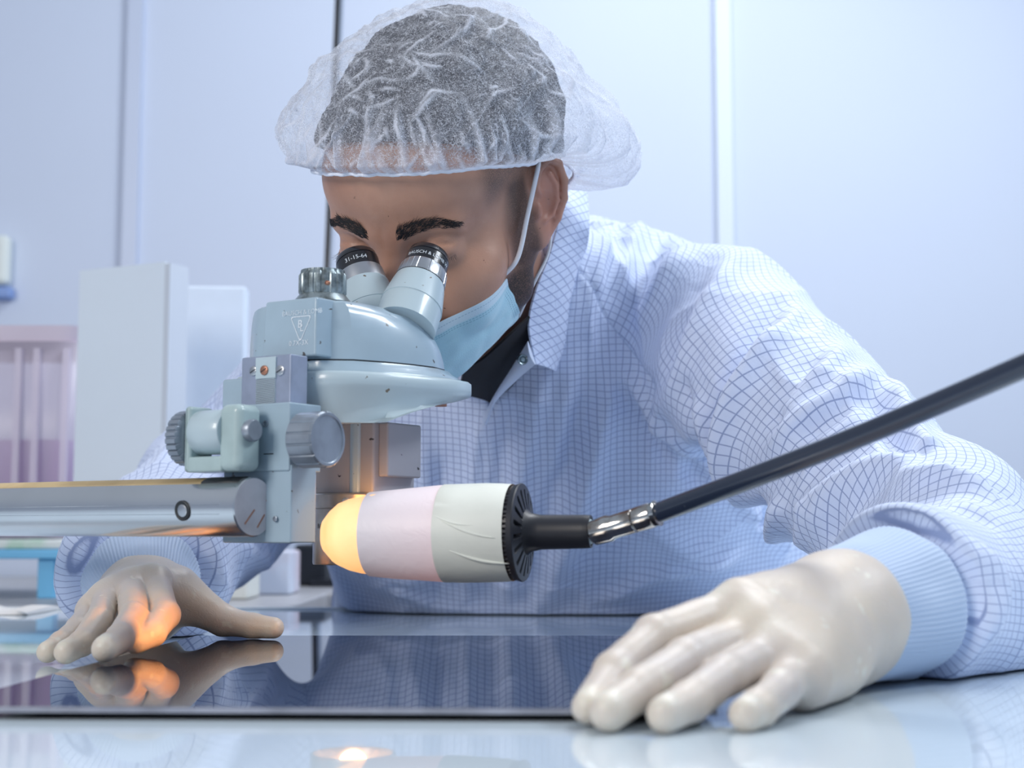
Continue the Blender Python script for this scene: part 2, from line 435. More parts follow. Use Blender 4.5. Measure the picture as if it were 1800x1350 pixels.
M_cloth = mat('printed_wipe', (0.72, 0.78, 0.78, 1), .8, var=.6, vscale=25, col2=(0.30, 0.62, 0.42, 1))
o = MB().box(WORLD, xl+.005, xr-.004, RY+.002, RY+.27, rz_top, rz_top+.013).build('folded_wipe', M_cloth, None, False); bevel(o, .004)
tag(o, 'white and green patterned wipes lying between blue shelf and plastic box', 'wipes')
# paper on the table edge at left
M_paper = mat('paper', (0.80, 0.78, 0.76, 1), .8, var=.12, vscale=12)
pr = []
for i, t in enumerate(np.linspace(0, 1, 24)):
    x = P(-60+t*155, 1070, 1.51)[0]
    ht = .012*(.6+.4*math.sin(t*9))*(1-t*.45)
    pr.append(np.array([(x, 1.43, TZ+.0005), (x, 1.43-.01*math.sin(t*7), TZ+ht*.6), (x, 1.49, TZ+ht), (x, 1.525, TZ+ht*.7), (x, 1.528, TZ+.0005)]))
o = MB().loft(pr, True).build('folded_paper', M_paper); auto(o, 50); tag(o, 'crumpled off-white paper towel lying on the table left of the sleeve', 'paper towel')

# pole with black base, small boxes behind the microscope
M_black = mat('black_plastic', (0.012, 0.014, 0.02, 1), .4); M_pole = mat('pole_metal', (0.33, 0.40, 0.52, 1), .35, metal=.5)
pt = P(597, -60, 2.3); pb = P(553, 1015, 2.3)
po = root('instrument_stand', (pb[0], 2.3, BZ), 'thin dark upright pole rising from a black block behind the head', 'stand')
fr_p = axis_frame((pb[0], 2.3, BZ+.02), pt, (0, 1, 0))
L_ = np.linalg.norm(pt-pb)
MB().box(fr_p, -.0045, .0045, -.006, .006, 0, L_).build('pole', M_black, po, False)
MB().box(fr_p, .0045, .009, -.005, .006, 0, L_).build('pole_strip', M_pole, po, False, label='bluish grey strip along the pole')
a_ = P(517, 957, 2.25); b2 = P(573, 957, 2.25)
bevel(MB().box(WORLD, a_[0], b2[0], 2.25, 2.36, BZ, a_[2]).build('base_block', M_black, po, False), .006)
MB().box(WORLD, b2[0]-.02, b2[0]+.11, 2.22, 2.40, BZ, BZ+.012).build('foot_plate', M_black, po, False)
M_box1 = mat('pale_carton', (0.60, 0.66, 0.78, 1), .6, var=.25, vscale=14, col2=(0.62, 0.50, 0.56, 1)); M_box2 = mat('cream_carton', (0.66, 0.68, 0.64, 1), .6)
M_grey = mat('grey_case', (0.40, 0.43, 0.48, 1), .5)
px_box('small_carton', 452, 511, 968, 1.95, .09, M_box1, 'pale carton with a faint pink print standing left of the black block', 'box')
px_box('cream_carton', 395, 436, 985, 1.82, .09, M_box2, 'cream carton end behind the gloved thumb', 'box')
MB().box(WORLD, P(437, 0, 1.98)[0], P(449, 0, 1.98)[0], 1.98, 2.05, BZ, rz(975, 1.98)).build('grey_folder', M_grey, None, False)
tag(bpy.data.objects['grey_folder'], 'narrow grey folder standing between the cream and pale cartons', 'folder')
o, _, _, _ = px_box('grey_case', 578, 700, 985, 2.43, .10, M_grey, 'grey instrument case standing right of the black block', 'case')
# wall switch at far left
M_sw = mat('switch_plate', (0.74, 0.80, 0.78, 1), .4)
q = P(-8, 470, WY-.02)
sw = root('wall_switch', (q[0], WY, q[2]), 'pale wall fitting at the far left edge with a blue foot', 'switch')
bevel(MB().box(WORLD, q[0]-.06, P(14, 470, WY-.03)[0], WY-.035, WY-.001, rz(505, WY), rz(418, WY)).build('cover', M_sw, sw, False), .012, 4)
bevel(MB().box(WORLD, q[0]-.05, P(20, 470, WY-.03)[0], WY-.03, WY-.001, rz(528, WY), rz(507, WY)).build('blue_clip', mat('clip_blue', (0.24, 0.36, 0.68, 1), .5), sw, False), .006, 3)

# ------------------------------------------------------------------ microscope
PSI = math.radians(32)
EX = V3(math.cos(PSI), -math.sin(PSI), 0); EY = V3(math.sin(PSI), math.cos(PSI), 0)
SO = P(600, 1100, .95); SO = V3(SO[0], .95, TZ)
SC = Frame(SO, EX, EY, (0, 0, 1))
def S(px, py, b=None, a=None):               # point of the view ray on a plane of the microscope's own frame
    d = ray(px, py); o = V3(0, 0, CZ)-SO
    n, k = (EY, b) if b is not None else (EX, a)
    t = (k-o@n)/(d@n); q = o+d*t
    return V3(q@EX, q@EY, q[2])
M_enam = mat('grey_blue_enamel', (0.40, 0.53, 0.63, 1), .30, spec=.55, coat=.55, var=.10, vscale=28, specks=.55, speck_scale=190, speck_col=(.10, .10, .10, 1), bump=.05, bscale=120)
M_enam2 = mat('pale_enamel', (0.50, 0.62, 0.68, 1), .32, coat=.4, specks=.45, speck_scale=160, speck_col=(.16, .13, .10, 1))
M_green = mat('pale_green_enamel', (0.44, 0.57, 0.58, 1), .35, coat=.3, var=.2, vscale=30)
M_steel = mat('brushed_steel', (0.55, 0.58, 0.62, 1), .30, metal=.9, var=.15, vscale=60)
M_dull = mat('dull_grey_metal', (0.33, 0.38, 0.45, 1), .38, metal=.5, var=.25, vscale=60)
M_colm = mat('taupe_enamel', (0.36, 0.36, 0.40, 1), .35, coat=.2, specks=.5, speck_scale=130, speck_col=(.03, .03, .03, 1))
M_dark = mat('dark_seam', (0.02, 0.025, 0.03, 1), .5)
M_worn = mat('worn_zinc', (0.36, 0.43, 0.46, 1), .35, metal=.6, var=.75, vscale=160, col2=(.10, .12, .12, 1))
M_copper = mat('copper_screw', (0.45, 0.22, 0.15, 1), .4, metal=.7)
M_gold = mat('worn_objective_metal', (0.55, 0.50, 0.46, 1), .28, metal=.75, var=.35, vscale=50)
M_cup = mat('black_eyecup', (0.012, 0.013, 0.018, 1), .28, coat=.4)
M_wht = mat('white_print', (0.75, 0.82, 0.88, 1), .5)
M_faint = mat('faded_print', (0.66, 0.75, 0.82, 1), .5)
M_glass = NT('dark_lens'); M_glass.b.inputs['Base Color'].default_value = (.02, .02, .03, 1); M_glass.b.inputs['Roughness'].default_value = .05; M_glass = M_glass.m
ms = root('microscope', tuple(SO+V3(0, 0, .0)), 'grey-blue stereo microscope body held above the glass plate, the person looking into it', 'microscope')

def smooth_outline(half, n=10):
    pts = [p for p in half]; full = pts+[(-x, y) for x, y in pts[::-1]]
    return full
# plan outlines (a, b) metres; front first, going counter-clockwise on the +a side
H_bot = [(.024, -.052), (.030, -.050), (.046, -.038), (.056, -.018), (.063, .004), (.066, .024), (.062, .042), (.052, .056), (.036, .065), (.014, .068)]
H_top = [(.022, -.050), (.029, -.048), (.040, -.040), (.044, -.026), (.044, -.008), (.040, .010), (.034, .022), (.026, .030), (.018, .034), (.008, .036)]
def ring(pts, c, sc=1., dy=0.): return SC([(x*sc*.955-.0065, y*sc+dy, c) for x, y in smooth_outline(pts)])
def ringcut(pts, c, sc, bmax): return SC([(x*sc*.955-.0065, min(y*sc, bmax), c) for x, y in smooth_outline(pts)])
c_b = S(600, 630, b=-.045)[2]; c_t = S(620, 527, b=-.045)[2]
def lerp(A, B, t): return [(x0+(x1-x0)*t, y0+(y1-y0)*t) for (x0, y0), (x1, y1) in zip(A, B)]
rings = []
for t in np.linspace(0, 1, 11):
    e = 1-math.sqrt(max(0, 1-t**2.2)); u = t*.16+e*.84
    rings.append(ring(lerp(H_bot, H_top, u), c_b+(c_t-c_b)*t))
rings.append(ring([(x*.96, y*.96) for x, y in H_top], c_t+.0012))
o = MB().loft(rings).build('housing', M_enam, ms); auto(o, 28)
# front block with the badge
hf = -.062
f0, f1 = S(484, 527, b=hf), S(586, 519, b=hf); g0, g1 = S(473, 628, b=hf), S(561, 628, b=hf)
mb = MB(); cT = (f0[2]+f1[2])/2; cB = (g0[2]+g1[2])/2
al0, al1, ar0, ar1 = g0[0], f0[0], g1[0], f1[0]
A0, A1 = -.0165, .0262
mb.add(SC([(A0-.002, hf, cB), (A1+.0005, hf, cB), (A1+.0005, .0, cB), (A0-.002, .0, cB), (A0, hf+.001, cT), (A1, hf+.001, cT), (A1-.001, -.005, cT+.001), (A0+.001, -.005, cT+.001)]),
       [(0, 3, 2, 1), (4, 5, 6, 7), (0, 1, 5, 4), (1, 2, 6, 5), (2, 3, 7, 6), (3, 0, 4, 7)])
o = mb.build('badge_block', M_enam, ms, False); bevel(o, .0016, 3); badge = o
def on_front(cx, cy, s=1.0):
    q = S(cx, cy, b=hf)
    def fn(v): 
        tlt = (q[2]+v[:, 1]-cB)/(cT-cB)
        return SC(np.stack([q[0]+v[:, 0], np.full(len(v), hf-.0003)+.001*np.clip(tlt, 0, 1), q[2]+v[:, 1]], 1))
    return fn
text_mesh('BAUSCH & LOMB', .0043, on_front(530, 549), 'maker_lettering', M_faint, badge)
text_mesh('0.7X-3X', .0046, on_front(525, 603), 'zoom_lettering', M_wht, badge)
text_mesh('B', .0072, on_front(527, 570), 'emblem_letter', M_wht, badge)
text_mesh('L', .0062, on_front(530, 577), 'emblem_letter', M_wht, badge)
# emblem: rounded triangle outline
tri = []
for (cx, cy), a0 in (((.0068, .0052), 0), ((-.0068, .0052), 90), ((0, -.0080), 210)):
    for k in range(7):
        a = math.radians({0: -30, 90: 90, 210: 210}[a0]+20*k); tri.append((cx+.0012*math.cos(a), cy+.0012*math.sin(a)))
fn = on_front(528, 573); n = len(tri); vo = np.array([(x, y, 0) for x, y in tri]); cen = vo.mean(0); vi = cen+(vo-cen)*.90
mesh('emblem_triangle', np.concatenate([fn(vo), fn(vi)]), [(i, (i+1) % n, n+(i+1) % n, n+i) for i in range(n)], M_wht, badge, False)
# seam and base band
o = MB().loft([ring(H_bot, c_b-.0012, 1.0), ring(H_bot, c_b, 1.0)]).build('seam_gasket', M_dark, ms); auto(o)
c1 = S(600, 651, b=-.05)[2]
o = MB().loft([ring(H_bot, c1, 1.13, .004), ring(H_bot, c1+.0015, 1.12, .004), ring(H_bot, (c1+c_b)/2, 1.065, .002), ring(H_bot, c_b-.0012, 1.03)]).build('base_band', M_enam, ms); auto(o, 50)
o = MB().loft([ring(H_bot, c1-.001, 1.12, .004), ring(H_bot, c1, 1.12, .004)]).build('lower_gasket', M_dark, ms); auto(o)
# ring arm ("boat") below
B0 = [(.022, -.050), (.034, -.048), (.046, -.038), (.057, -.018), (.064, .004), (.068, .024), (.066, .044), (.055, .060), (.036, .068), (.014, .070)]
cc = lambda py, b=-.03: S(640, py, b=b)[2]
rg = []
for py, s_, bm in ((656, 1.15, .1), (661, 1.18, .1), (674, 1.18, .1), (680, 1.17, .078), (686, 1.15, .062), (696, 1.12, .038), (708, 1.09, .014), (722, 1.06, -.006), (734, 1.03, -.020), (744, 1.0, -.030)):
    rg.append(ringcut(B0, cc(py), s_, bm))
o = MB().loft(rg[::-1]).build('ring_arm', M_enam2, ms); auto(o, 50)
q = S(775, 704, b=.03); o = MB().lathe(Frame(SC((q[0], .03, q[2]-.004))[0], EX, EY, (0, 0, 1)), [(0, .004), (.01, .004)], 20).build('clamp_screw', M_copper, ms); auto(o)

# zoom knob on top
q = S(567, 520, b=-.030); kf = Frame(SC((q[0], -.030, cT+.0005))[0], EX, EY, (0, 0, 1))
hh = (S(567, 478, b=-.03)[2]-cT)
o = MB().lathe(kf, [(0, .0195), (.0012, .0195), (hh*.26, .0155), (hh*.30, .0145)], 64).build('knob_flange', M_worn, ms); auto(o, 30)
o = MB().lathe(kf, [(hh*.28, .0150), (hh*.34, .0157), (hh*.84, .0157), (hh*.92, .0146), (hh, .0143), (hh, .0)], 120, groove=20, gd=.0007, grange=(0, 3), gw=.17).build('zoom_knob', M_worn, ms, label='worn ribbed zoom knob'); auto(o, 30)
q2 = S(575, 497, b=-.046)
o = MB().lathe(axis_frame(SC((q2[0], q2[1]+.0015, q2[2]))[0], SC((q2[0], q2[1]-.0006, q2[2]))[0]), [(0, .0015), (.0021, .0015)], 16).build('set_screw', M_copper, ms)

# focusing slide at the front
def fbox(name, x0, x1, y0, y1, b0, b1, m, bv=.0008, parent=ms, label=None, at=None):
    p, q = S(x0, y0, b=b0), S(x1, y1, b=b0)
    o = MB().box(SC, p[0], q[0], b0, b1, q[2], p[2]).build(name, m, parent, False, label); 
    return bevel(o, bv)
M_slide = mat('satin_slide_metal', (0.42, 0.48, 0.62, 1), .36, metal=.55, var=.15, vscale=90)
fbox('slide_plate', 425, 510, 629, 716, -.082, -.066, M_slide)
rk_ = fbox('rack_strip', 449, 484, 629, 664, -.0832, -.070, M_enam2, .0004)
# flat rack face; slanted dark strips added as the grooves between teeth
fbox('rack_face', 450, 483, 665, 713, -.0826, -.070, M_enam2, .0002)
pT = S(450.5, 667, b=-.0827); pB = S(482.5, 712, b=-.0827); nT = 15
for i in range(nT):
    c_ = pT[2]+(pB[2]-pT[2])*(i+.5)/nT; w_ = pB[0]-pT[0]
    MB().add(SC([(pT[0], -.0829, c_-.0003), (pB[0], -.0829, c_+.0008), (pB[0], -.0829, c_+.0014), (pT[0], -.0829, c_+.0003), (pT[0], -.082, c_-.0003), (pB[0], -.082, c_+.0008), (pB[0], -.082, c_+.0014), (pT[0], -.082, c_+.0003)]),
        [(0, 1, 2, 3), (7, 6, 5, 4), (0, 4, 5, 1), (1, 5, 6, 2), (2, 6, 7, 3), (3, 7, 4, 0)]).build('rack_groove', M_dull, ms, False)
for (x, y, m_, r_) in ((444, 652, M_steel, .0030), (465, 651, M_copper, .0030), (491, 651, M_steel, .0032)):
    p_ = S(x, y, b=-.0834); c3 = SC((p_[0], -.0820 if x != 465 else -.0832, p_[2]))[0]
    fr2 = Frame(c3, EX, (0, 0, 1), -EY)
    o = MB().lathe(fr2, [(0, r_), (.0010, r_), (.0012, r_*.9)], 28).build('screw', m_, ms); auto(o)
    MB().box(Frame(c3, nrm(EX+V3(0, 0, 1)*.5), nrm(V3(0, 0, 1)-EX*.5), -EY), -r_*.85, r_*.85, -.0003, .0003, .0008, .00135).build('screw_slot', M_dark, o, False)
# upright behind the slide: the blue pillar and its left wing
pa = S(522, 632, b=-.066)
o = MB().box(SC, -.030, .0135, -.066, -.030, S(540, 722, b=-.06)[2], c_b-.002).build('slide_body', M_enam, ms, False); bevel(o, .0015, 3)
p0, p1 = S(390, 667, b=-.060), S(432, 716, b=-.060)
o = MB().box(SC, p0[0], -.028, -.060, -.034, p1[2], p0[2]).build('side_wing', M_enam, ms, False); bevel(o, .002, 3)
q = S(398, 664, b=-.055); 
# focusing block
fb = -.088
p0, p1 = S(400, 713, b=fb), S(508, 822, b=fb)
def on_a(pxr, b0, b1): return b1
o = MB().box(SC, p0[0], p1[0], fb, fb+.030, p1[2]-.002, p0[2]).build('focus_block', M_enam, ms, False); bevel(o, .0012, 3)
p2, p3 = S(380, 820, b=fb+.001), S(512, 955, b=fb+.001)
o = MB().box(SC, p2[0]+.006, p1[0]+.0008, fb+.0012, fb+.025, p3[2], p2[2]).build('post_block', M_enam, ms, False); bevel(o, .0012, 3)
aR = p1[0]
# ribbed focus knob on the block's right side
q = S(577, 772, a=aR+.024); kc = SC((aR, q[1], q[2]))[0]
kfr = Frame(kc, EY, (0, 0, 1), EX)
kr = .0170
o = MB().lathe(kfr, [(0, .010), (.004, .010), (.004, kr-.0012), (.0052, kr), (.0228, kr), (.0240, kr-.001), (.0240, kr-.0024), (.0233, kr-.003), (.0233, 0)], 180, groove=15, gd=.0009, grange=(3, 4), gw=.12).build('focus_knob', M_dull, ms, label='ribbed grey focus knob'); auto(o, 30)
# small screw holes
for (x, y, r_) in ((467, 745, .0022), (484, 912, .0017)):
    q = S(x, y, b=fb); c3 = SC((q[0], fb, q[2]))[0]
    o = MB().lathe(Frame(c3, EX, (0, 0, 1), -EY), [(0, r_), (.0006, r_), (.0008, r_*.7), (.0002, r_*.55), (.0002, 0)], 24).build('screw', M_dull, ms); auto(o)
q = S(470, 798, b=fb); MB().box(SC, q[0]-.003, q[0]+.005, fb-.0002, fb+.001, q[2]-.0003, q[2]+.0003).build('scribed_line', M_dark, ms, False)
# swivel clamp (fork, drum, left knob, bolt)
fb2 = -.104
ctr = S(405, 768, b=fb2); cy_, cz_ = fb2, ctr[2]
def aof(px, py=765): return S(px, py, b=fb2)[0]
zt_ = S(400, 713, b=fb2)[2]; zb_ = S(400, 830, b=fb2)[2]; rr_ = .0150
def lobe(a0, a1, name, m, bv=.0015):
    poly = []
    zc = zt_-rr_
    for k in range(13):
        a = math.radians(0+15*k); poly.append((cy_+rr_*math.cos(a), zc+rr_*math.sin(a)))
    poly += [(cy_-rr_, zb_+.004), (cy_-rr_+.004, zb_), (cy_+rr_-.004, zb_), (cy_+rr_, zb_+.004)]
    # polygon in (b, c), extruded along a
    o = MB().prism(SC, poly, a0, a1, 'a').build(name, m, ms, False); return bevel(o, bv, 3)
o = MB().box(SC, aof(403), aof(441), cy_-.0105, cy_+.0105, zb_, zt_).build('fork_cheek', M_green, ms, False); bevel(o, .0052, 5)
o = MB().box(SC, aof(344), aof(355), cy_-.0105, cy_+.0105, zb_, zt_).build('fork_cheek', M_green, ms, False); bevel(o, .003, 5)
zc = zt_-rr_
o = MB().box(SC, aof(350), aof(410), cy_-.010, cy_+.010, zb_, zb_+.0095).build('fork_base', M_green, ms, False); bevel(o, .0015, 3)
dfr = Frame(SC((aof(354), cy_, zc-.001))[0], EY, (0, 0, 1), EX)
o = MB().lathe(dfr, [(0, .0130), (.001, .0138), (aof(408)-aof(354)-.001, .0138), (aof(408)-aof(354), .0130)], 64).build('swivel_drum', M_enam2, ms); auto(o, 40)
bf = Frame(SC((aof(441), cy_-.001, zc-.001))[0], EY, (0, 0, 1), EX)
o = MB().lathe(bf, [(-.001, .0068), (.0035, .0068), (.0045, .0060), (.0045, 0)], 40).build('fork_bolt', M_dull, ms); auto(o, 40)
lf = Frame(SC((aof(344), cy_, zc-.004))[0], EY, (0, 0, 1), -EX)
o = MB().lathe(lf, [(0, .014), (.001, .0172), (.009, .0172), (.0105, .015), (.0105, 0)], 160, groove=26, gd=.0014, grange=(1, 2), gw=.22).build('clamp_knob', M_dull, ms, label='dark knurled clamp knob'); auto(o, 30)

# bar
M_bar = mat('polished_bar', (0.72, 0.75, 0.78, 1), .20, metal=.92, var=.08, vscale=12, bump=.03, bscale=60)
M_cap = mat('bar_end_face', (0.72, 0.72, 0.78, 1), .6, metal=.0, var=.2, vscale=50)
bend = P(447, 891, .862); L_ = .55
br_ = .0181
bfr = Frame(bend, EY, (0, 0, 1), -EX)
o = MB().lathe(bfr, [(0, 0), (0, br_-.0008), (.0008, br_), (L_, br_), (L_, 0)], 96).build('support_bar', [M_bar, M_cap], ms, label='polished round steel bar'); auto(o, 30)
for p_ in o.data.polygons:
    if p_.center is not None and abs(Vector(p_.normal).dot(Vector(EX))) > .9: p_.material_index = 1
bar = o
# groove pair on the camera side, screw, label strips, scratches
def on_bar(l0, l1, a0, a1, dr, name, m, n=8):
    mb = MB(); rings = []
    for l in np.linspace(l0, l1, 2):
        a = np.radians(np.linspace(a0, a1, n)); pts = [(np.cos(x)*(br_+dr), np.sin(x)*(br_+dr), l) for x in a]+[(np.cos(x)*(br_-.0008), np.sin(x)*(br_-.0008), l) for x in a[::-1]]
        rings.append(bfr(pts))
    return mb.loft(rings).build(name, m, bar)
on_bar(.012, L_-.01, 176.2, 177.0, .00012, 'groove_line', M_dull); on_bar(.012, L_-.01, 194.0, 194.6, .00012, 'groove_line', M_dull)
M_yel = mat('yellowed_tape', (0.62, 0.47, 0.26, 1), .45, var=.25, vscale=30); 
on_bar(.034, L_-.01, 99, 128, .0003, 'tape_strip', M_yel); on_bar(.004, .034, 95, 126, .0004, 'dark_strip', M_dark)
aa = math.radians(180+7); c3 = bfr((math.cos(aa)*br_, math.sin(aa)*br_, .0415))[0]; nv = nrm(bfr((math.cos(aa), math.sin(aa), 0))[0]-bfr((0, 0, 0))[0])
sf = axis_frame(c3-nv*.002, c3+nv)
o = MB().lathe(sf, [(.0005, .0062), (.0026, .0062), (.0029, .0056), (.0024, .0044)], 40).build('bore_ring', M_dark, bar); auto(o)
o = MB().lathe(sf, [(.001, .0042), (.0026, .0038), (.0029, .003), (.0029, 0)], 32).build('bar_screw', M_steel, bar); auto(o)
for (u, v, ang, l_) in ((-.004, -.006, .8, .006), (.006, -.0085, .9, .005), (.013, .004, 0, .0025)):
    c3 = bend+EY*u+V3(0, 0, v)+EX*.0002
    MB().box(Frame(c3, EY*math.cos(ang)+V3(0, 0, math.sin(ang)), -EY*math.sin(ang)+V3(0, 0, math.cos(ang)), EX), -l_, l_, -.00045, .00045, -.0003, .0001).build('scratch', M_copper, bar, False)
# bracket under the bar
q = S(420, 948, b=-.085)
o = MB().box(SC, q[0]-.012, q[0]+.016, -.086, -.07, q[2]-.001, q[2]+.006).build('lower_clamp_jaw', M_dark, ms, False); bevel(o, .001)

# optical column
zq = lambda px, py, b: S(px, py, b=b)[2]
z_top = cc(735); z_mid = zq(560, 869, -.002)
o = MB().prism(SC, [(-.0225, -.002), (.008, -.004), (.026, -.001), (.027, .012), (.027, .044), (-.0225, .044)], z_mid, z_top, 'c').build('optical_column', M_colm, ms, False); bevel(o, .0015, 3, 20)
o = MB().prism(SC, [(.0085, -.0042), (.0125, -.0058), (.0165, -.0045), (.0165, .0), (.0085, .0)], z_mid, z_top, 'c').build('column_rib', M_enam, ms, False); bevel(o, .0012, 3, 20)
a2 = .034; z1 = S(690, 838, a=a2)[2]
o = MB().box(SC, .026, a2, .004, .042, z1, z_top).build('side_housing', M_colm, ms, False); bevel(o, .0015, 3)
# objective
oc = SC((.000, .014, 0))[0]; ro = .0285
zlow = S(620, 994, b=-.012)[2]; zup = z_mid+.0003
of = Frame((oc[0], oc[1], TZ+zlow), EX, EY, (0, 0, 1))
Hh = zup-zlow
o = MB().lathe(of, [(.02, ro-.004), (.002, ro-.003), (0, ro-.002), (0, ro-.0005), (.001, ro), (Hh*.78, ro), (Hh*.785, ro-.0006), (Hh*.79, ro-.0006), (Hh*.795, ro), (Hh-.001, ro), (Hh, ro-.001), (Hh, .006)], 96, cap=False).build('objective', M_gold, ms, label='warm-lit metal objective barrel'); auto(o, 30); obj_ = o
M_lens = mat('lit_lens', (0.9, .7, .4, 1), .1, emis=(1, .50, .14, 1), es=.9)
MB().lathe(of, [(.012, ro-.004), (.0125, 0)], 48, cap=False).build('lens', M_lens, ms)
def on_obj(px, py):
    d = ray(px, py); e = oc[:2]; A = d[0]**2+d[1]**2; B = -2*(d[0]*e[0]+d[1]*e[1]); C = e@e-ro**2
    t = (-B-math.sqrt(max(B*B-4*A*C, 0)))/(2*A); return V3(0, 0, CZ)+d*t
for (px, py, r_) in ((608, 881, .0024), (577, 905, .0016), (553, 879, .0013)):
    c3 = on_obj(px, py); nv = nrm((c3-V3(oc[0], oc[1], c3[2]))); o = MB().lathe(axis_frame(c3-nv*.001, c3+nv), [(0, r_), (.0014, r_), (.0019, r_*.7), (.0019, 0)], 24).build('screw', M_steel, ms); auto(o)
def cyl_text(body, size, c3, axis_o, r, up, name, m, parent, tilt=0.):
    up = nrm(up); c3 = np.array(c3); ax = np.array(axis_o); rad = c3-ax; rad -= up*(rad@up); rad = nrm(rad); tan = np.cross(up, rad); tan = tan if tan[0] > 0 else -tan
    base = c3@up
    def fn(v):
        a = v[:, 0]/r; hgt = v[:, 1]
        foot = ax+up*((c3-ax)@up)
        return foot+(r+.00015)*(np.cos(a)[:, None]*rad+np.sin(a)[:, None]*tan)+hgt[:, None]*up
    return text_mesh(body, size, fn, name, m, parent)
c3 = on_obj(571, 925)
cyl_text('BAUSCH', .0042, c3, (oc[0], oc[1], c3[2]), ro, (0, 0, 1), 'engraved_lettering', M_dark, obj_)

# eyepieces: axis points given as pixel + depth
def eyepiece(b0, t0, Yb, Yt, txt, ribbed, label):
    A, B = P(b0[0], b0[1], Yb), P(t0[0], t0[1], Yt); fr = axis_frame(A, B); L = np.linalg.norm(B-A)
    e = MB().lathe(fr, [(-.012, .0215), (0, .0215), (L*.10, .0212), (L*.105, .0217), (L*.42, .0188), (L*.50, .0178), (L*.505, .0172)], 72).build('eyepiece_tube', M_enam2, ms, label=label); auto(e, 30)
    if ribbed:
        o = MB().lathe(fr, [(L*.50, .0170), (L*.505, .0176), (L*.53, .0178), (L*.69, .0170), (L*.71, .0165), (L*.71, .014)], 216, groove=27, gd=.0006, grange=(2, 3), gw=.10).build('focus_ring', M_steel, e)
        auto(o, 30)
        o = MB().lathe(fr, [(L*.498, .0179), (L*.51, .0179)], 72).build('ring_seam', M_dark, e)
    else:
        o = MB().lathe(fr, [(L*.48, .0172), (L*.50, .0173), (L*.70, .0165), (L*.71, .014)], 72).build('collar', M_steel, e); auto(o, 30)
        o = MB().lathe(fr, [(L*.485, .0176), (L*.495, .0176)], 72).build('ring_seam', M_dark, e)
    c = MB().lathe(fr, [(L*.70, .0145), (L*.705, .0156), (L*.89, .0155), (L*.893, .0148), (L*.903, .0148), (L*.908, .0153), (L*.98, .0146), (L, .0136), (L, .0112), (L*.96, .0095)], 72, cap=False).build('eyecup', M_cup, e, label='black eyecup'); auto(c, 40)
    MB().lathe(fr, [(L*.955, .010), (L*.955, 0)], 40, cap=False).build('eye_lens', M_glass, e)
    up = nrm(B-A); tp = A+up*L*.80; tocam = V3(0, 0, CZ)-tp; rad = nrm(tocam-up*(tocam@up))
    cyl_text(txt, .0038 if ribbed else .0046, tp+rad*.0156+0*up, tp, .0156, up, 'eyecup_lettering', M_wht, e)
    return A, B
EPL = eyepiece((719, 552), (755, 449), .957, .984, 'BAUSCH & LOMB W', True, 'right eyepiece in the photo, with ribbed steel ring')
EPR = eyepiece((655, 560), (625, 452), .985, 1.006, '31-15-64', False, 'left eyepiece in the photo, with plain grey collar')

# ------------------------------------------------------------------ lamp
lampR = P(905, 936, .878); lampL = P(572, 940, .909)
lx = nrm(lampR-lampL); lf_ = axis_frame(lampL, lampR); LL = np.linalg.norm(lampR-lampL)
lm = root('task_lamp', tuple(lampR*V3(1, 1, 1)), 'glowing tubular lamp wrapped in cream tape on a long black arm', 'lamp')
pxs = .361e-3
def lp(px): return (px-572)/(905-572)*LL
def lamp_mat(name, base, e0, s0, e1, s1, rough=.45, wr=.3, warm=False):
    t = NT(name); vec = t.n('ShaderNodeTexCoord').outputs['Generated']; sp = t.n('ShaderNodeSeparateXYZ'); t.L.new(vec, sp.inputs[0])
    nz = t.noise(t.obj(), 35, 3, .6)
    fac = t.math('ADD', sp.outputs[0], t.math('MULTIPLY', t.math('SUBTRACT', nz, .5), .35)); fac = t.rng(fac, 0, 1)
    ec = t.mix(fac, e0, e1); es = t.rng(fac, 0, 1, s0, s1)
    t.set(t.b.inputs['Base Color'], base); t.b.inputs['Roughness'].default_value = rough
    t.L.new(ec, t.b.inputs['Emission Color']); t.L.new(es, t.b.inputs['Emission Strength'])
    nb_ = t.noise(t.obj(), 90, 4, 1.5); t.L.new(t.bump(nb_, wr, .0012), t.b.inputs['Normal'])
    return t.m
M_glow = lamp_mat('glowing_tape', (0.75, 0.62, 0.42, 1), (1.0, 0.56, 0.20, 1), 1.15, (1.0, .38, .10, 1), .80)
M_tapeA = lamp_mat('pinkish_lit_tape', (0.82, 0.80, 0.86, 1), (1.0, .70, .70, 1), .08, (1.0, .36, .28, 1), .22, wr=.35)
M_tapeB = mat('cream_tape', (0.86, 0.89, 0.82, 1), .5, var=.08, vscale=18, bump=.5, bscale=55)
def lamp_sec(name, prof, m, n=72, wob=.0, label=None, seed=0):
    rings = []
    for k, (px, r) in enumerate(prof):
        a = np.linspace(0, 2*np.pi, n, endpoint=False)
        rr = r*pxs*(1+wob*vnoise(np.stack([np.cos(a)*1.2+seed, np.sin(a)*1.2, np.full(n, k*.55)], 1), 1.7))
        rings.append(lf_(np.stack([rr*np.cos(a), rr*np.sin(a), np.full(n, lp(px))], 1)))
    o = MB().loft(rings, False).build(name, m, lm, label=label); auto(o, 50); return o
lamp_sec('lamp_hood', [(574, 12), (574, 31), (577, 35), (587, 46), (598, 54), (618, 63), (640, 69), (668, 73), (680, 74)], M_glow, wob=.05, n=22, label='orange glowing taped mouth of the lamp')
lamp_sec('inner_tape', [(655, 73.5), (700, 77.5), (740, 80.5), (780, 82.5), (800, 83)], M_tapeA, wob=.012, seed=3, label='translucent tape lit pinkish')
lamp_sec('outer_tape', [(786, 83.3), (788, 84.2), (820, 84.6), (860, 84.5), (890, 83.2), (903, 82)], M_tapeB, wob=.012, seed=8, label='cream masking tape')
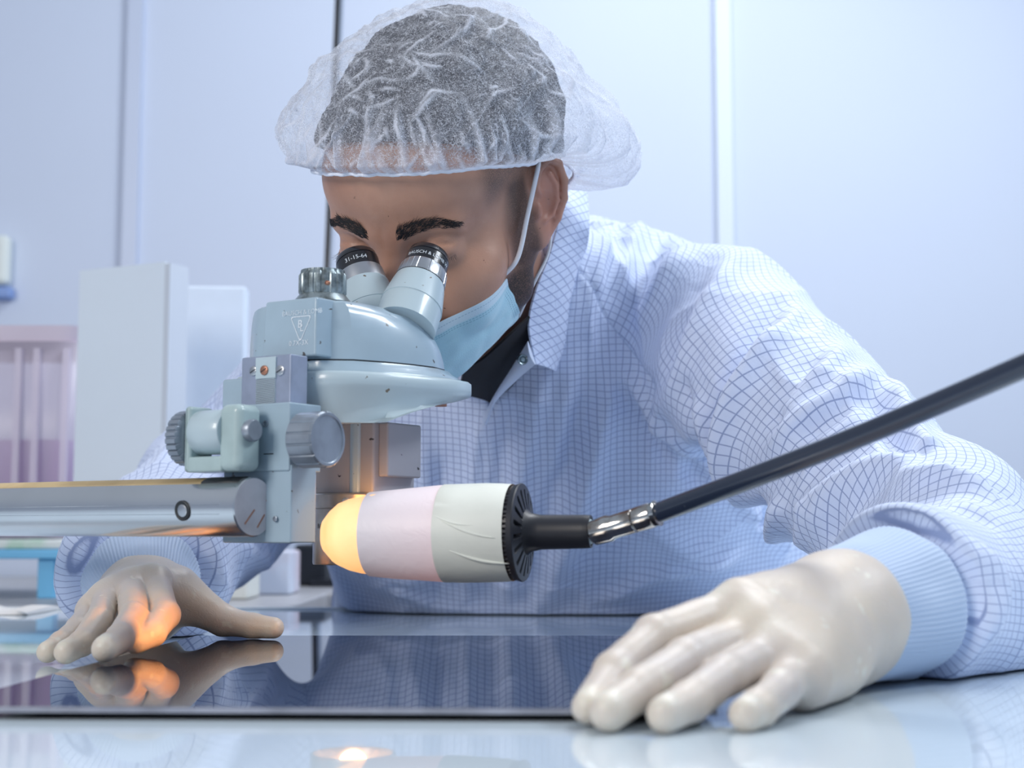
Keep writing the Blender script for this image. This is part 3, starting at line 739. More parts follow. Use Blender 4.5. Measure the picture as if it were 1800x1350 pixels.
# wrinkle flap on the tape
for (p0, p1, amp) in (((775, 915), (870, 945), .0007), ((790, 968), (895, 990), .0010), ((760, 905), (830, 922), .0005)):
    pts = []
    for t in np.linspace(0, 1, 14):
        px = p0[0]+(p1[0]-p0[0])*t; py = p0[1]+(p1[1]-p0[1])*t+6*math.sin(t*3)
        d = ray(px, py); o_ = V3(0, 0, CZ)-lampL; dd = d-lx*(d@lx); oo = o_-lx*(o_@lx); r_ = 84.4*pxs
        A = dd@dd; B = 2*dd@oo; C = oo@oo-r_*r_; tt = (-B-math.sqrt(max(B*B-4*A*C, 0)))/(2*A); pts.append(V3(0, 0, CZ)+d*tt)
    MB().tube(pts, amp*np.sin(np.linspace(.15, 3.0, 14)), 8).build('tape_crease', M_tapeB, lm)
# black vented end cap
M_lampblk = mat('satin_black', (0.018, 0.020, 0.028, 1), .42, spec=.5)
M_void = mat('vent_dark', (0.003, 0.003, 0.004, 1), .8)
Lc = LL
o = MB().lathe(lf_, [(lp(893), .0245), (lp(893), .0284), (lp(900), .0292), (lp(913), .0292), (lp(913), .0265)], 240, groove=60, gd=.0014, grange=(1, 3), gw=.4).build('knurled_ring', M_lampblk, lm); auto(o, 30)
nA, nR = 18*10, 14; verts = []; faces = []; fm = []
z0 = lp(915)
for i in range(nR):
    t = i/(nR-1); r = .0298*(1-t)+.0095*t
    for k in range(nA):
        ph = (k/10.) % 1; slot = 2 <= (k % 10) < 5 and 3 <= i <= 9 and not (120 <= k < 0)
        z = z0+.0015+.0035*t-(.003 if slot else 0); a = 2*np.pi*k/nA
        verts.append((r*math.cos(a), r*math.sin(a), z))
for i in range(nR-1):
    for k in range(nA):
        j = (k+1) % nA; faces.append((i*nA+k, i*nA+j, (i+1)*nA+j, (i+1)*nA+k)); fm.append(1 if (verts[i*nA+k][2] < z0+.0015+.0035*i/(nR-1)-.001 and verts[(i+1)*nA+j][2] < z0+.0015+.0035*(i+1)/(nR-1)-.001) else 0)
mb = MB(); mb.add(lf_(verts), faces); mb.m = fm
mb.lathe(lf_, [(lp(909), .027), (lp(909), .0292), (z0+.0010, .0302), (z0+.0016, .0298)], 96, cap=False)
o = mb.build('vented_cap', [M_lampblk, M_void], lm, label='black end cap with radial cooling slots'); auto(o, 40)
# neck
nk0 = z0+.004
o = MB().lathe(lf_, [(nk0-.001, .0150), (nk0+.003, .0118), (nk0+.009, .0106), (nk0+.036, .0102), (nk0+.0365, .0102), (nk0+.040, .0099), (nk0+.040, .0085), (nk0+.034, .0080)], 64, cap=False).build('neck_socket', M_lampblk, lm); auto(o, 40)
# ball, ferrule, arm
M_chrome = mat('scuffed_chrome', (0.62, 0.62, 0.60, 1), .14, metal=1., var=.75, vscale=70, col2=(.20, .12, .07, 1))
M_rod = mat('gloss_black_rod', (0.018, 0.028, 0.055, 1), .25, coat=.6, specks=.35, speck_scale=140, speck_col=(.25, .3, .38, 1), bump=.04, bscale=120)
bc = lf_((0, 0, nk0+.038))[0]
o = MB().lathe(Frame(bc, lf_.x, lf_.y, lf_.z), [(-.008+.016*k/10, .0082*math.sin(math.pi*(k+.01)/10.02)) for k in range(11)], 32).build('ball_joint', M_green, lm); auto(o, 60)
f0_ = P(1043, 937, .856); f1_ = P(1156, 902, .835); armE = P(1900, 600, .672)
o = MB().lathe(axis_frame(f0_, f1_), [(-.001, 0), (-.001, .0062), (.0005, .0075), (.0115, .0082), (.014, .0071), (.028, .0073), (.0285, .0066), (.0295, .0074), (np.linalg.norm(f1_-f0_)-.004, .0076), (np.linalg.norm(f1_-f0_)-.003, .0072), (np.linalg.norm(f1_-f0_), .0078), (np.linalg.norm(f1_-f0_)+.001, .0060)], 56).build('chrome_ferrule', M_chrome, lm, label='scuffed chrome ferrule'); auto(o, 30)
f2_ = P(1149, 904.5, .837)
pts = spline([f2_, P(1300, 848, .798), P(1500, 771, .758), P(1700, 687, .715), armE], 30)
o = MB().tube(pts, .0061, 32).build('arm_rod', M_rod, lm, label='long glossy black arm'); auto(o, 50)
# warm point light added inside the objective barrel; lamp mouth lights follow
l = bpy.data.lights.new('objective_light', 'POINT'); l.energy = .10; l.color = (1, .48, .14); l.shadow_soft_size = .010
o = bpy.data.objects.new('objective_light', l); COL.objects.link(o); o.location = tuple(V3(oc[0], oc[1], TZ+zlow+.008))
l = bpy.data.lights.new('lamp_mouth_beam', 'SPOT'); l.energy = 1.2; l.color = (1, .34, .04); l.shadow_soft_size = .010; l.spot_size = math.radians(34); l.spot_blend = .7
o = bpy.data.objects.new('lamp_mouth_beam', l); COL.objects.link(o); o.location = tuple(P(556, 975, .872)); o.rotation_euler = Vector(P(252, 1100, .93)-P(556, 975, .872)).to_track_quat('-Z', 'Y').to_euler()
l = bpy.data.lights.new('lamp_mouth_light', 'POINT'); l.energy = .014; l.color = (1, .45, .12); l.shadow_soft_size = .008
o = bpy.data.objects.new('lamp_mouth_light', l); COL.objects.link(o); o.location = tuple(P(640, 868, .918))

# ------------------------------------------------------------------ person
M_skin = None
def head_basis(yaw, pitch, roll):
    y, p, r = map(math.radians, (yaw, pitch, roll))
    F = V3(-math.sin(y)*math.cos(p), -math.cos(y)*math.cos(p), -math.sin(p))
    U0 = V3(-math.sin(y)*math.sin(p), -math.cos(y)*math.sin(p), math.cos(p)); L0 = V3(math.cos(y), -math.sin(y), 0)
    return L0*math.cos(r)+U0*math.sin(r), F, U0*math.cos(r)-L0*math.sin(r)
HL, HF, HU = head_basis(28, 38, -7); HS = 1.04e-3
HO = V3(-.053, 1.103, 1.0868)
def Hw(p): p = np.atleast_2d(np.asarray(p, float)); return HO+(p[:, :1]*HL+p[:, 1:2]*HF+p[:, 2:3]*HU)*HS
def Hi(p): q = np.atleast_2d(p)-HO; return np.stack([q@HL, q@HF, q@HU], 1)/HS
pr_root = root('person', (0.10, 1.35, 0), 'person in checked white lab gown, hair net and face mask bending over the microscope', 'person')


def head_sdf(p):                              # head-local millimetres
    px_ = p.copy(); ax_ = np.abs(p[:, 0]); m = np.stack([ax_, p[:, 1], p[:, 2]], 1).astype(np.float32)
    d = ell(p, (2, -16, 52), (75, 98, 76))
    d = smin(d, ell(p, (0, 44, 46), (63, 50, 50)), 20)
    d = smin(d, ell(p, (0, 32, -18), (59, 56, 66)), 26)
    d = smin(d, cap(m, (55, 4, -32), (50, 14, -58), 12, 11), 22)
    d = smin(d, cap(m, (50, 14, -58), (14, 72, -86), 12, 14), 20)
    d = smin(d, ell(p, (0, 76, -80), (22, 17, 17)), 18)
    d = smin(d, ell(m, (45, 57, -19), (20, 21, 17)), 24)                 # cheekbone
    d = smin(d, ell(m, (34, 66, -40), (24, 24, 24)), 18)                 # cheek
    d = smin(d, cap(m, (12, 84, 22), (44, 72, 25), 9, 7), 12)            # brow ridge
    d = smax(d, -ell(m, (33, 93, 9), (18, 15, 10.5)), 10)                # socket
    d = smin(d, cap(p, (0, 84, 16), (0, 101, -12), 8, 8), 12)            # nose
    d = smin(d, cap(p, (0, 100, -12), (0, 109, -27), 7.5, 9.5), 8)
    d = smin(d, ell(m, (12, 97, -32), (6.5, 9, 7)), 10)
    d = smax(d, -ell(m, (7, 106, -38), (3.5, 6, 4)), 3)
    d = smin(d, ell(p, (0, 88, -50), (24, 14, 16)), 14)
    d = smin(d, cap(p, (-18, 92, -51), (18, 92, -51), 4.5), 7)
    d = smin(d, cap(p, (-16, 93, -60), (16, 93, -60), 5), 6)
    # eyelids
    e = ell(m, (33.5, 75, 8), (14.4, 13.9, 13.6)); d = smin(d, e, 5)
    d = smax(d, -np.minimum(np.minimum(cap(m, (22, 83.5, 4.6), (28, 87.2, 2.9), 1.2), cap(m, (28, 87.2, 2.9), (35, 88.4, 2.5), 1.3)), np.minimum(cap(m, (35, 88.4, 2.5), (41, 87, 3.2), 1.3), cap(m, (41, 87, 3.2), (47, 82, 5.2), 1.2))), 1.0)      # lid gap
    d = smax(d, -np.minimum(cap(m, (23, 83.5, 15.0), (33.5, 87.6, 16.6), .9), cap(m, (33.5, 87.6, 16.6), (46, 80.5, 13.5), .9)), 2.2)         # lid crease
    # neck
    d = smin(d, cap(p, (0, -30, -28), (-8, -66, -150), 52, 50), 20)
    d = smin(d, ell(m, (62, -4, -4), (13, 26, 36)), 12)
    # ears
    q = m-np.array([78, -10, 2], np.float32)
    ce, se = math.cos(math.radians(24)), math.sin(math.radians(24))     # flare outwards
    q = np.stack([q[:, 0]*ce+q[:, 1]*se, -q[:, 0]*se+q[:, 1]*ce, q[:, 2]], 1)
    ct, st = math.cos(math.radians(14)), math.sin(math.radians(14))     # tilt backwards
    q = np.stack([q[:, 0], q[:, 1]*ct+q[:, 2]*st, -q[:, 1]*st+q[:, 2]*ct], 1).astype(np.float32)
    ear = ell(q, (0, -1, 2), (4.0, 16, 28))
    ear = smin(ear, ell(q, (1.2, 4, -25), (4.6, 9, 11)), 6)
    he = [(2, 6, 6), (3.5, 12, 14), (4, 10, 26), (4, 0, 32), (4, -11, 27), (4.5, -16.5, 14), (4.5, -16.5, 0), (3.5, -11, -14), (2, -4, -24)]
    for i in range(len(he)-1): ear = smin(ear, cap(q, he[i], he[i+1], 3.1), 1.5)
    ah = [(3.5, -2, 21), (4, -8.5, 12), (4.5, -9, 0), (4, -4.5, -10), (4, 4, -14)]
    for i in range(len(ah)-1): ear = smin(ear, cap(q, ah[i], ah[i+1], 2.3), 1.5)
    ear = smax(ear, -ell(q, (5.2, 1.5, -1), (5, 7, 9)), 2.5)
    ear = smin(ear, ell(q, (4.0, 10, -5), (3.5, 3.5, 6)), 2)            # tragus
    ear = smin(ear, ell(q, (-7, 5, -5), (9, 10, 25)), 5)
    return smin(d, ear, 6)
# skeleton in world space
shL, shR = P(575, 705, 1.34), P(1255, 598, 1.28)
elR, spR, wrR = P(1640, 965, 1.0), P(1690, 1055, .955*KS), P(1585, 1052, .872*KS)
elL, wrL = P(372, 890, 1.42), P(246, 1012, 1.17*KS)
chL, chR = P(730, 790, 1.42), P(1150, 760, 1.40)
waL, waR = P(800, 1110, 1.67), P(1285, 1100, 1.63)
hpL, hpR = waL+V3(.03, .05, -.16), waR+V3(-.01, .05, -.16)
nkb = P(935, 520, 1.27)
cufR0, cufR1 = P(1452, 1090, .800*KS), P(1578, 1058, .866*KS)
cufL0, cufL1 = P(252, 1058, 1.105*KS), P(248, 1018, 1.150*KS)
def body_sdf(p):
    d = cap(p, shL, shR, .050); d = smin(d, cap(p, chL, chR, .088), .05); d = smin(d, cap(p, waL, waR, .09), .05)
    d = smin(d, cap(p, (chL+chR)/2, (waL+waR)/2, .11), .05); d = smin(d, cap(p, hpL, hpR, .09), .05)
    for a, b_, c in ((shL, elL, wrL), (shR, elR, wrR)):
        d = smin(d, cap(p, a, b_, .046, .036), .02); d = smin(d, cap(p, b_, c, .036, .026), .02)
    d = smax(d, gown_core(p)+.020, .01)
    d = smin(d, cap(p, nkb+V3(0, .02, -.02), Hw((-4, -60, -120))[0], .050, .050), .02)
    d = smin(d, cap(p, wrR, cufR0+(cufR0-cufR1)*.1, .026, .022), .01); return smin(d, cap(p, wrL, cufL0+(cufL0-cufL1)*.1, .026, .022), .01)
def gown_core(p, parts=False):
    tor = cap(p, P(690, 700, 1.37), P(1150, 610, 1.34), .085)
    tor = smin(tor, cap(p, chL, chR, .115), .09)
    tor = smin(tor, cap(p, waL, waR, .125), .14)
    tor = smin(tor, cap(p, chL, waL, .112, .122), .05); tor = smin(tor, cap(p, chR, waR, .112, .122), .05); tor = smin(tor, cap(p, (chL+chR)/2, (waL+waR)/2, .118, .128), .05)
    tor = smin(tor, cap(p, P(1000, 560, 1.42), P(1180, 620, 1.42), .10), .08)
    tor = smin(tor, cap(p, hpL, hpR, .14), .10)
    tor = smin(tor, cap(p, nkb, P(950, 600, 1.32), .072, .09), .06)
    # sleeves
    sR = cap(p, shR, elR, .084, .062)
    fR = cap(p, elR, spR, .066, .056); fR = smin(fR, cap(p, spR, wrR, .056, .054), .02)
    dR = nrm(cufR0-cufR1); fR = smax(fR, ((p-wrR.astype(np.float32))@dR.astype(np.float32))-.006, .006)
    sR = smin(sR, fR, .03)
    sL = cap(p, shL, elL, .080, .075); dL = nrm(cufL0-cufL1)
    fL = cap(p, elL, wrL, .072, .064); fL = smax(fL, ((p-wrL.astype(np.float32))@dL.astype(np.float32))-.010, .022)
    sL = smin(sL, fL, .03)
    if parts: return tor, sR, sL
    d = smin(tor, sR, .035); d = smin(d, sL, .035)
    return d
NKc, NKt = P(925, 545, 1.245), Hw((0, -40, -60))[0]
def gown_sdf(p):
    d = gown_core(p)
    # neck opening + V
    n = cap(p, NKt, P(905, 525, 1.215), .050, .044)
    d = smax(d, -n, .008)
    q = p-np.zeros(3, np.float32)
    # view-independent wedge: horizontal distance from the V axis grows upwards
    v0 = VB; ax_ = VAX; t = (q-v0)@ax_; side = (q-v0)@VSX; front = (q-v0)@VFR
    wd = np.abs(side+.10*t)-np.maximum(t, 0)*.42
    v = np.maximum(np.maximum(wd*.9, -front-.035), -t)
    d = smax(d, -v, .004)
    return smax(d, .755-.16-p[:, 2], .02)
VB = P(862, 706, 1.27).astype(np.float32); VT = P(900, 560, 1.20)
VAX = nrm(VT-VB).astype(np.float32); VSX = V3(1, 0, 0).astype(np.float32); VSX = nrm(VSX-VAX*(VSX@VAX)).astype(np.float32)
VFR = np.cross(VAX, VSX).astype(np.float32); VFR = VFR if VFR[1] < 0 else -VFR
import time; _t = time.time()
gv, gq = polymesh(gown_sdf, (-.46, .72, .575), (.48, 1.86, 1.22), .0034, 4)
print('gown', len(gv), time.time()-_t)
CAMP = Vector((0, 0, CZ))
def make_bvh(v, q): return BVHTree.FromPolygons([tuple(x) for x in v], [tuple(int(i) for i in f) for f in q])
g_bvh = make_bvh(gv, gq)
def hit(px, py, bvh, default=None):
    d = ray(px, py); h = bvh.ray_cast(CAMP, Vector(d)); 
    return np.array(h[0]) if h[0] is not None else default
def on_surface(pts, bvh, n=0):
    out = [hit(x, y, bvh) for x, y in pts]; return [p for p in out if p is not None]
folds = [  # (pixel path, height mm, half width mm)
 ([(1128, 388), (1108, 440), (1078, 520)], 5, 11), ([(1215, 425), (1165, 500), (1125, 590)], 5, 12), ([(1295, 445), (1235, 540), (1195, 640), (1172, 720)], 6, 13),
 ([(1060, 400), (1050, 470), (1046, 520)], 4, 9), ([(1170, 400), (1140, 470), (1100, 560)], -4, 10), ([(1255, 470), (1205, 570), (1165, 680)], -5, 12),
 ([(1232, 690), (1252, 780), (1275, 850)], 6, 8), ([(1160, 690), (1172, 760), (1200, 840)], 4, 8), ([(1202, 660), (1216, 740), (1240, 830)], -5, 8),
 ([(1262, 720), (1268, 790), (1290, 850)], -6, 7),
 ([(1398, 545), (1345, 620), (1303, 700), (1285, 780), (1296, 850), (1330, 895)], 11, 11), ([(1372, 540), (1318, 620), (1276, 700), (1262, 780), (1275, 860)], -9, 11),
 ([(1485, 610), (1425, 680), (1372, 740)], 7, 11), ([(1535, 655), (1480, 700), (1420, 740), (1352, 800)], 7, 10), ([(1450, 620), (1400, 690), (1350, 760)], -6, 10),
 ([(1520, 690), (1470, 725), (1400, 775)], -6, 9), ([(1565, 680), (1585, 730), (1620, 785), (1640, 800)], 8, 10), ([(1540, 690), (1560, 750), (1600, 800)], -7, 10),
 ([(1625, 815), (1545, 835), (1470, 880), (1425, 950)], 9, 12), ([(1600, 845), (1530, 870), (1480, 920), (1450, 965)], -3, 10), ([(1745, 885), (1660, 860), (1570, 850)], 9, 11),
 ([(1770, 930), (1700, 900), (1620, 885)], -3, 10), ([(1385, 870), (1370, 930), (1378, 975)], 8, 9), ([(1345, 880), (1340, 930)], -7, 9), ([(1440, 880), (1415, 960)], 6, 8),
 ([(1075, 628), (1052, 760), (1012, 900), (962, 1050)], 9, 13), ([(1040, 650), (1010, 780), (970, 900), (930, 1050)], -6, 14), ([(960, 640), (932, 760), (905, 880), (890, 1050)], 5, 10),
 ([(1010, 640), (985, 760), (975, 850)], 4, 10), ([(900, 720), (880, 850), (860, 1050)], -4, 10), ([(850, 725), (832, 830), (818, 1050)], 4, 6),
 ([(1078, 628), (1150, 720), (1225, 800), (1300, 880), (1360, 960)], 7, 7), ([(1100, 700), (1170, 790), (1250, 870)], -5, 9), ([(1120, 900), (1200, 960), (1290, 1000)], 5, 14),
 ([(1050, 1055), (1150, 1010), (1300, 975)], 6, 12), ([(1000, 1000), (1080, 960), (1130, 880)], -5, 14), ([(740, 760), (745, 880), (720, 1020)], 5, 10), ([(780, 800), (775, 900), (760, 1050)], -4, 8),
 ([(690, 1030), (760, 1060)], 4, 8), ([(1405, 900), (1480, 850), (1560, 800)], 5, 10),
 ([(330, 760), (300, 800), (280, 830)], 5, 10), ([(380, 700), (350, 760), (330, 830)], -5, 10), ([(420, 960), (480, 990), (540, 965)], 6, 12), ([(360, 955), (380, 1000), (385, 1040)], 6, 8),
 ([(130, 960), (105, 1020), (105, 1080)], 3, 9), ([(350, 960), (360, 1010)], -2, 7),
 ([(1000, 395), (1000, 470), (980, 560)], -3, 8), ([(1655, 1000), (1680, 1080), (1640, 1150)], 5, 9), ([(1720, 950), (1760, 1040), (1720, 1140)], 6, 12), ([(1700, 980), (1725, 1060), (1690, 1130)], -5, 9)]
gn = vnormals(gv, gq)
if gn[np.argmin(gv[:, 1])][1] > 0: gq = gq[:, ::-1]; gn = -gn
disp = np.zeros(len(gv)); 
for path, hgt, wid in folds:
    ln = on_surface(spline(path, 14)[:, :2] if len(path) > 2 else np.linspace(path[0], path[1], 8), g_bvh)
    if len(ln) < 3: continue
    ln = np.array(ln); keep = np.linalg.norm(np.diff(ln, axis=0), axis=1) < .09; ln = ln[np.concatenate([[True], keep])]
    if len(ln) < 3: continue
    lo, hi = ln.min(0)-.06, ln.max(0)+.06; m = ((gv > lo) & (gv < hi)).all(1)
    if not m.any(): continue
    d, t = segdist(gv[m], ln); env = np.clip(np.sin(np.pi*np.clip(t*.9+.05, 0, 1))*1.6, 0, 1)
    disp[m] += hgt*1.55e-3*np.exp(-(d/(wid*1e-3))**2)*env
wr_ = vnoise(gv+vnoise(gv, 9)[:, None]*.02, 16)*.0042+vnoise(gv+5, 34)*.0020
disp += wr_*(np.clip((gv[:, 2]-.60)*8, 0, 1))
ridge = 1-np.abs(vnoise(gv*V3(1, 1, .55)+3, 22)); disp += .0036*ridge**4
for cc_, cf_ in ((cufL1, .25), (cufR1, .55)):
    _e = np.exp(-(np.linalg.norm(gv-cc_, axis=1)/.075)**4); disp = disp*(1-_e*(1-cf_))
xx = gv[:, 0]
gv2 = gv+gn*disp[:, None]
# keep the cloth above the table where it rests on it
inside = gv2[:, 1] < TFY+.02
gv2[inside, 2] = np.maximum(gv2[inside, 2], np.where(gv2[inside, 1] > TFY-.03, TZ+.0030, TZ+.0015))
inside = (gv2[:, 2] < TZ+.004) & (gv2[:, 1] < TFY+.03) & (gv2[:, 1] > TFY-.06) & (gv2[:, 0] > -.2) & (gv2[:, 0] < .19)
# cloth coordinates
def arm_uv(v, chain, rad):
    ch = spline(chain, 60); t = np.gradient(ch, axis=0); t /= np.linalg.norm(t, axis=1)[:, None]
    s = np.concatenate([[0], np.cumsum(np.linalg.norm(np.diff(ch, axis=0), axis=1))])
    ref = nrm(V3(0, .35, 1)); out = np.zeros((len(v), 3))
    for a in range(0, len(v), 20000):
        p = v[a:a+20000]; D = ((p[:, None]-ch[None])**2).sum(2); w_ = np.exp(-(D-D.min(1)[:, None])/(.03**2)); w_ /= w_.sum(1)[:, None]
        c = w_@ch; T_ = w_@t; T_ /= np.linalg.norm(T_, axis=1)[:, None]; S_ = w_@s
        b1 = ref-T_*(T_@ref)[:, None]; b1 /= np.linalg.norm(b1, axis=1)[:, None]; b2 = np.cross(T_, b1)
        q = p-c; S_ = S_+(q*T_).sum(1)
        out[a:a+20000, 0] = np.arctan2((q*b1).sum(1), (q*b2).sum(1))*rad; out[a:a+20000, 1] = S_
    return out
uR = arm_uv(gv, [nkb+V3(.03, 0, .03), shR, elR, spR, wrR], .075); uL = arm_uv(gv, [nkb-V3(.03, 0, -.03), shL, elL, wrL], .072)
suv = np.where((gv[:, 0] > 0.0)[:, None], uR, uL)
tx = gv[:, 0]+.35*np.maximum(0, np.abs(gv[:, 0]-.0)-.12)*np.sign(gv[:, 0])
tuv = np.stack([tx*1.04+.15*(gv[:, 2]-.9)*0+.02*vnoise(gv, 5), (gv[:, 2])*1.12-(gv[:, 1]-1.3)*.35+.012*vnoise(gv+9, 6), np.zeros(len(gv))], 1)
seam = gv[:, 0]-(.045+(1.075-gv[:, 2])*.70); seamL = -gv[:, 0]-(.115+(1.06-gv[:, 2])*.50)
_t0, _sr, _sl = gown_core(gv.astype(np.float32), True); _d = _t0-np.minimum(_sr, _sl); _w = np.clip((.97-gv[:, 2])/.07, 0, 1); _w = _w*_w*(3-2*_w)
ms_ = np.maximum(seam, seamL)*(1-_w)+_d*_w
ms_ = np.where(((gv[:, 0] < -.20) & (gv[:, 2] < .90) & (gv[:, 1] < 1.35)) | ((gv[:, 0] > .24) & (gv[:, 2] < .90) & (gv[:, 1] < 1.25)), np.maximum(ms_, .012), ms_)

GSP = .0034
def cloth_material(name):
    t = NT(name); tu = t.attr('tuv'); su = t.attr('suv'); ms2 = t.attr('ms', 'Fac')
    def grid(v):
        s = t.n('ShaderNodeSeparateXYZ'); t.L.new(v, s.inputs[0]); out = []
        nz = t.math('MULTIPLY', t.math('SUBTRACT', t.noise(v, 30, 2), .5), .0012)
        for k in (0, 1):
            pp = t.math('PINGPONG', t.math('ADD', s.outputs[k], nz), GSP)
            out.append(t.rng(pp, 0.00018, .00060, 1, 0))
        g = t.math('MAXIMUM', out[0], out[1])
        fine = []
        for k in (0, 1):
            pp = t.math('PINGPONG', s.outputs[k], .0008); fine.append(t.rng(pp, 0, .0008, 0, 1))
        return g, t.math('MULTIPLY', fine[0], fine[1])
    g1, f1 = grid(tu); g2, f2 = grid(su)
    sel = t.rng(ms2, -.0004, .0004, 0, 1)
    g = t.math('ADD', t.math('MULTIPLY', g1, t.math('SUBTRACT', 1, sel)), t.math('MULTIPLY', g2, sel))
    edge = t.rng(t.math('ABSOLUTE', ms2), .0004, .0014, 1, 0)
    base = t.mix(t.math('MULTIPLY', g, .62), (0.64, 0.73, 0.95, 1), (0.07, 0.13, 0.36, 1))
    base = t.mix(t.math('MULTIPLY', edge, .45), base, (0.30, 0.40, 0.62, 1))
    t.L.new(base, t.b.inputs['Base Color']); t.b.inputs['Roughness'].default_value = .62
    t.b.inputs['Sheen Weight'].default_value = .25; t.b.inputs['Specular IOR Level'].default_value = .3
    nz = t.noise(t.obj(), 55, 4, .8); h = t.math('ADD', nz, t.math('MULTIPLY', t.math('ABSOLUTE', ms2), 0))
    n1 = t.bump(h, .35, .0035)
    st = t.rng(t.math('ABSOLUTE', ms2), .001, .004, 0, 1)
    n2 = t.bump(st, .6, .0012, n1); t.L.new(n2, t.b.inputs['Normal'])
    return t.m
M_gown = cloth_material('checked_gown_cloth')
gown = mesh('gown', gv2, gq, M_gown, pr_root, label='white lab gown with a fine blue check')
setattr_v(gown, 'tuv', tuv); setattr_v(gown, 'suv', suv); setattr_f(gown, 'ms', ms_)
g2_bvh = make_bvh(gv2, gq)

# head + body
hv, hq = polymesh(head_sdf, (-96, -125, -150), (96, 128, 145), 1.7, 4)
print('head', len(hv), time.time()-_t)
hw = Hw(hv)
bv, bq = polymesh(body_sdf, (-.44, .68, .48), (.46, 1.90, 1.12), .010, 2)
hq = hq[:, ::-1] if vnormals(hw, hq)[np.argmin(hw[:, 1])][1] > 0 else hq
bq = bq[:, ::-1] if vnormals(bv, bq)[np.argmin(bv[:, 1])][1] > 0 else bq
bz = (bv[:, 1] < TFY+.04); bv[bz, 2] = np.maximum(bv[bz, 2], TZ+.006)
H = np.concatenate([hv, np.full((len(bv), 3), 0.)]); hx, hy, hz = np.abs(hv[:, 0]), hv[:, 1], hv[:, 2]
def sst(x, a, b): t = np.clip((x-a)/(b-a), 0, 1); return t*t*(3-2*t)
# beard: jaw and sideburn; fade: the shaved temple
jaw = sst(hz, -26, -44)*sst(hy, -14, -4)*sst(hx, 20, 30)*(1-sst(hy-(-18-hz)*1.1, 22, 44)*sst(hx, 0, 1)*(hz > -85))
side = sst(hy, 2, 8)*(1-sst(hy, 18, 32))*sst(hx, 40, 60)*sst(34-hz, -4, 8)
beard = np.clip(np.maximum(jaw, side*.85), 0, 1)*(1-np.exp(-(((hx-84)/9)**2+((hy+10)/20)**2+((hz-2)/34)**2)))
fade = sst(hz, 18, 40)*sst(hx, 52, 64)*sst(60-hy, 0, 16)*.75
t = NT('skin'); 
oc_ = t.obj(); n1 = t.noise(oc_, 24, 5, .3); n2 = t.noise(oc_, 210, 3, 0); n3 = t.noise(oc_, 1500, 2, .5)
base = t.mix(t.rng(n1, .35, .70), (0.50, 0.285, 0.205, 1), (0.40, 0.213, 0.150, 1))
base = t.mix(t.math('MULTIPLY', t.attr('blush', 'Fac'), .5), base, (0.58, 0.25, 0.19, 1))
mole = t.rng(n2, .735, .755); base = t.mix(t.math('MULTIPLY', mole, .7), base, (0.06, 0.025, 0.02, 1))
bm = t.math('MULTIPLY', t.attr('beard', 'Fac'), t.rng(n3, .22, .50, .40, 1)); base = t.mix(t.math('MULTIPLY', bm, .95), base, (0.012, 0.010, 0.012, 1))
fm_ = t.math('MULTIPLY', t.attr('fade', 'Fac'), t.rng(n3, .35, .6, .45, 1)); base = t.mix(fm_, base, (0.045, 0.036, 0.034, 1))
t.L.new(base, t.b.inputs['Base Color']); t.b.inputs['Roughness'].default_value = .42; t.b.inputs['Specular IOR Level'].default_value = .45
t.b.inputs['Subsurface Weight'].default_value = .12; t.b.inputs['Subsurface Radius'].default_value = (1, .35, .2); t.b.inputs['Subsurface Scale'].default_value = .004
pore = t.math('ADD', t.noise(oc_, 900, 2), t.math('MULTIPLY', t.noise(oc_, 160, 3), 1.2)); t.L.new(t.bump(pore, .22, .0006), t.b.inputs['Normal'])
M_skin = t.m
body = mesh('body', np.concatenate([hw, bv]), np.concatenate([hq, bq+len(hw)]), M_skin, pr_root)
z_ = np.zeros(len(bv)); setattr_f(body, 'beard', np.concatenate([beard, z_])); setattr_f(body, 'fade', np.concatenate([fade, z_]))
blush = np.exp(-(((hx-84)/10)**2+((hy+10)/22)**2+((hz-0)/36)**2))*1.3+np.exp(-((hx/16)**2+((hy-108)/16)**2+((hz+26)/18)**2))
setattr_f(body, 'blush', np.concatenate([np.clip(blush, 0, 1), z_]))
h_bvh = make_bvh(hw, hq)

# eyes, lashes, brows
M_eye = NT('eye'); M_eye.b.inputs['Base Color'].default_value = (.035, .018, .012, 1); M_eye.b.inputs['Roughness'].default_value = .08; M_eye = M_eye.m
M_hair = mat('dark_hair', (0.010, 0.010, 0.014, 1), .5)
for sx_ in (1, -1):
    c = Hw((sx_*33.5, 75, 8))[0]
    mb = MB(); mb.lathe(Frame(c, HL, HU, HF), [(-.0123*math.cos(math.pi*k/16)*HS*1e3, max(1e-5, .0123*math.sin(math.pi*k/16))) for k in range(17)], 32).build('eyeball', M_eye, pr_root)
rng = np.random.RandomState(11)
def strands(paths, r0, name, m, parent, n=4):
    mb = MB()
    for p in paths: mb.tube(p, np.linspace(r0, r0*.2, len(p)), n, cap=False)
    return mb.build(name, m, parent)
def head_surf(x, y0, z):                       # local point on the face seen from the front
    o_ = Hw((x, 150, z))[0]; h = h_bvh.ray_cast(Vector(o_), Vector(-HF)); return Hi(np.array(h[0]))[0] if h[0] else np.array((x, y0, z))
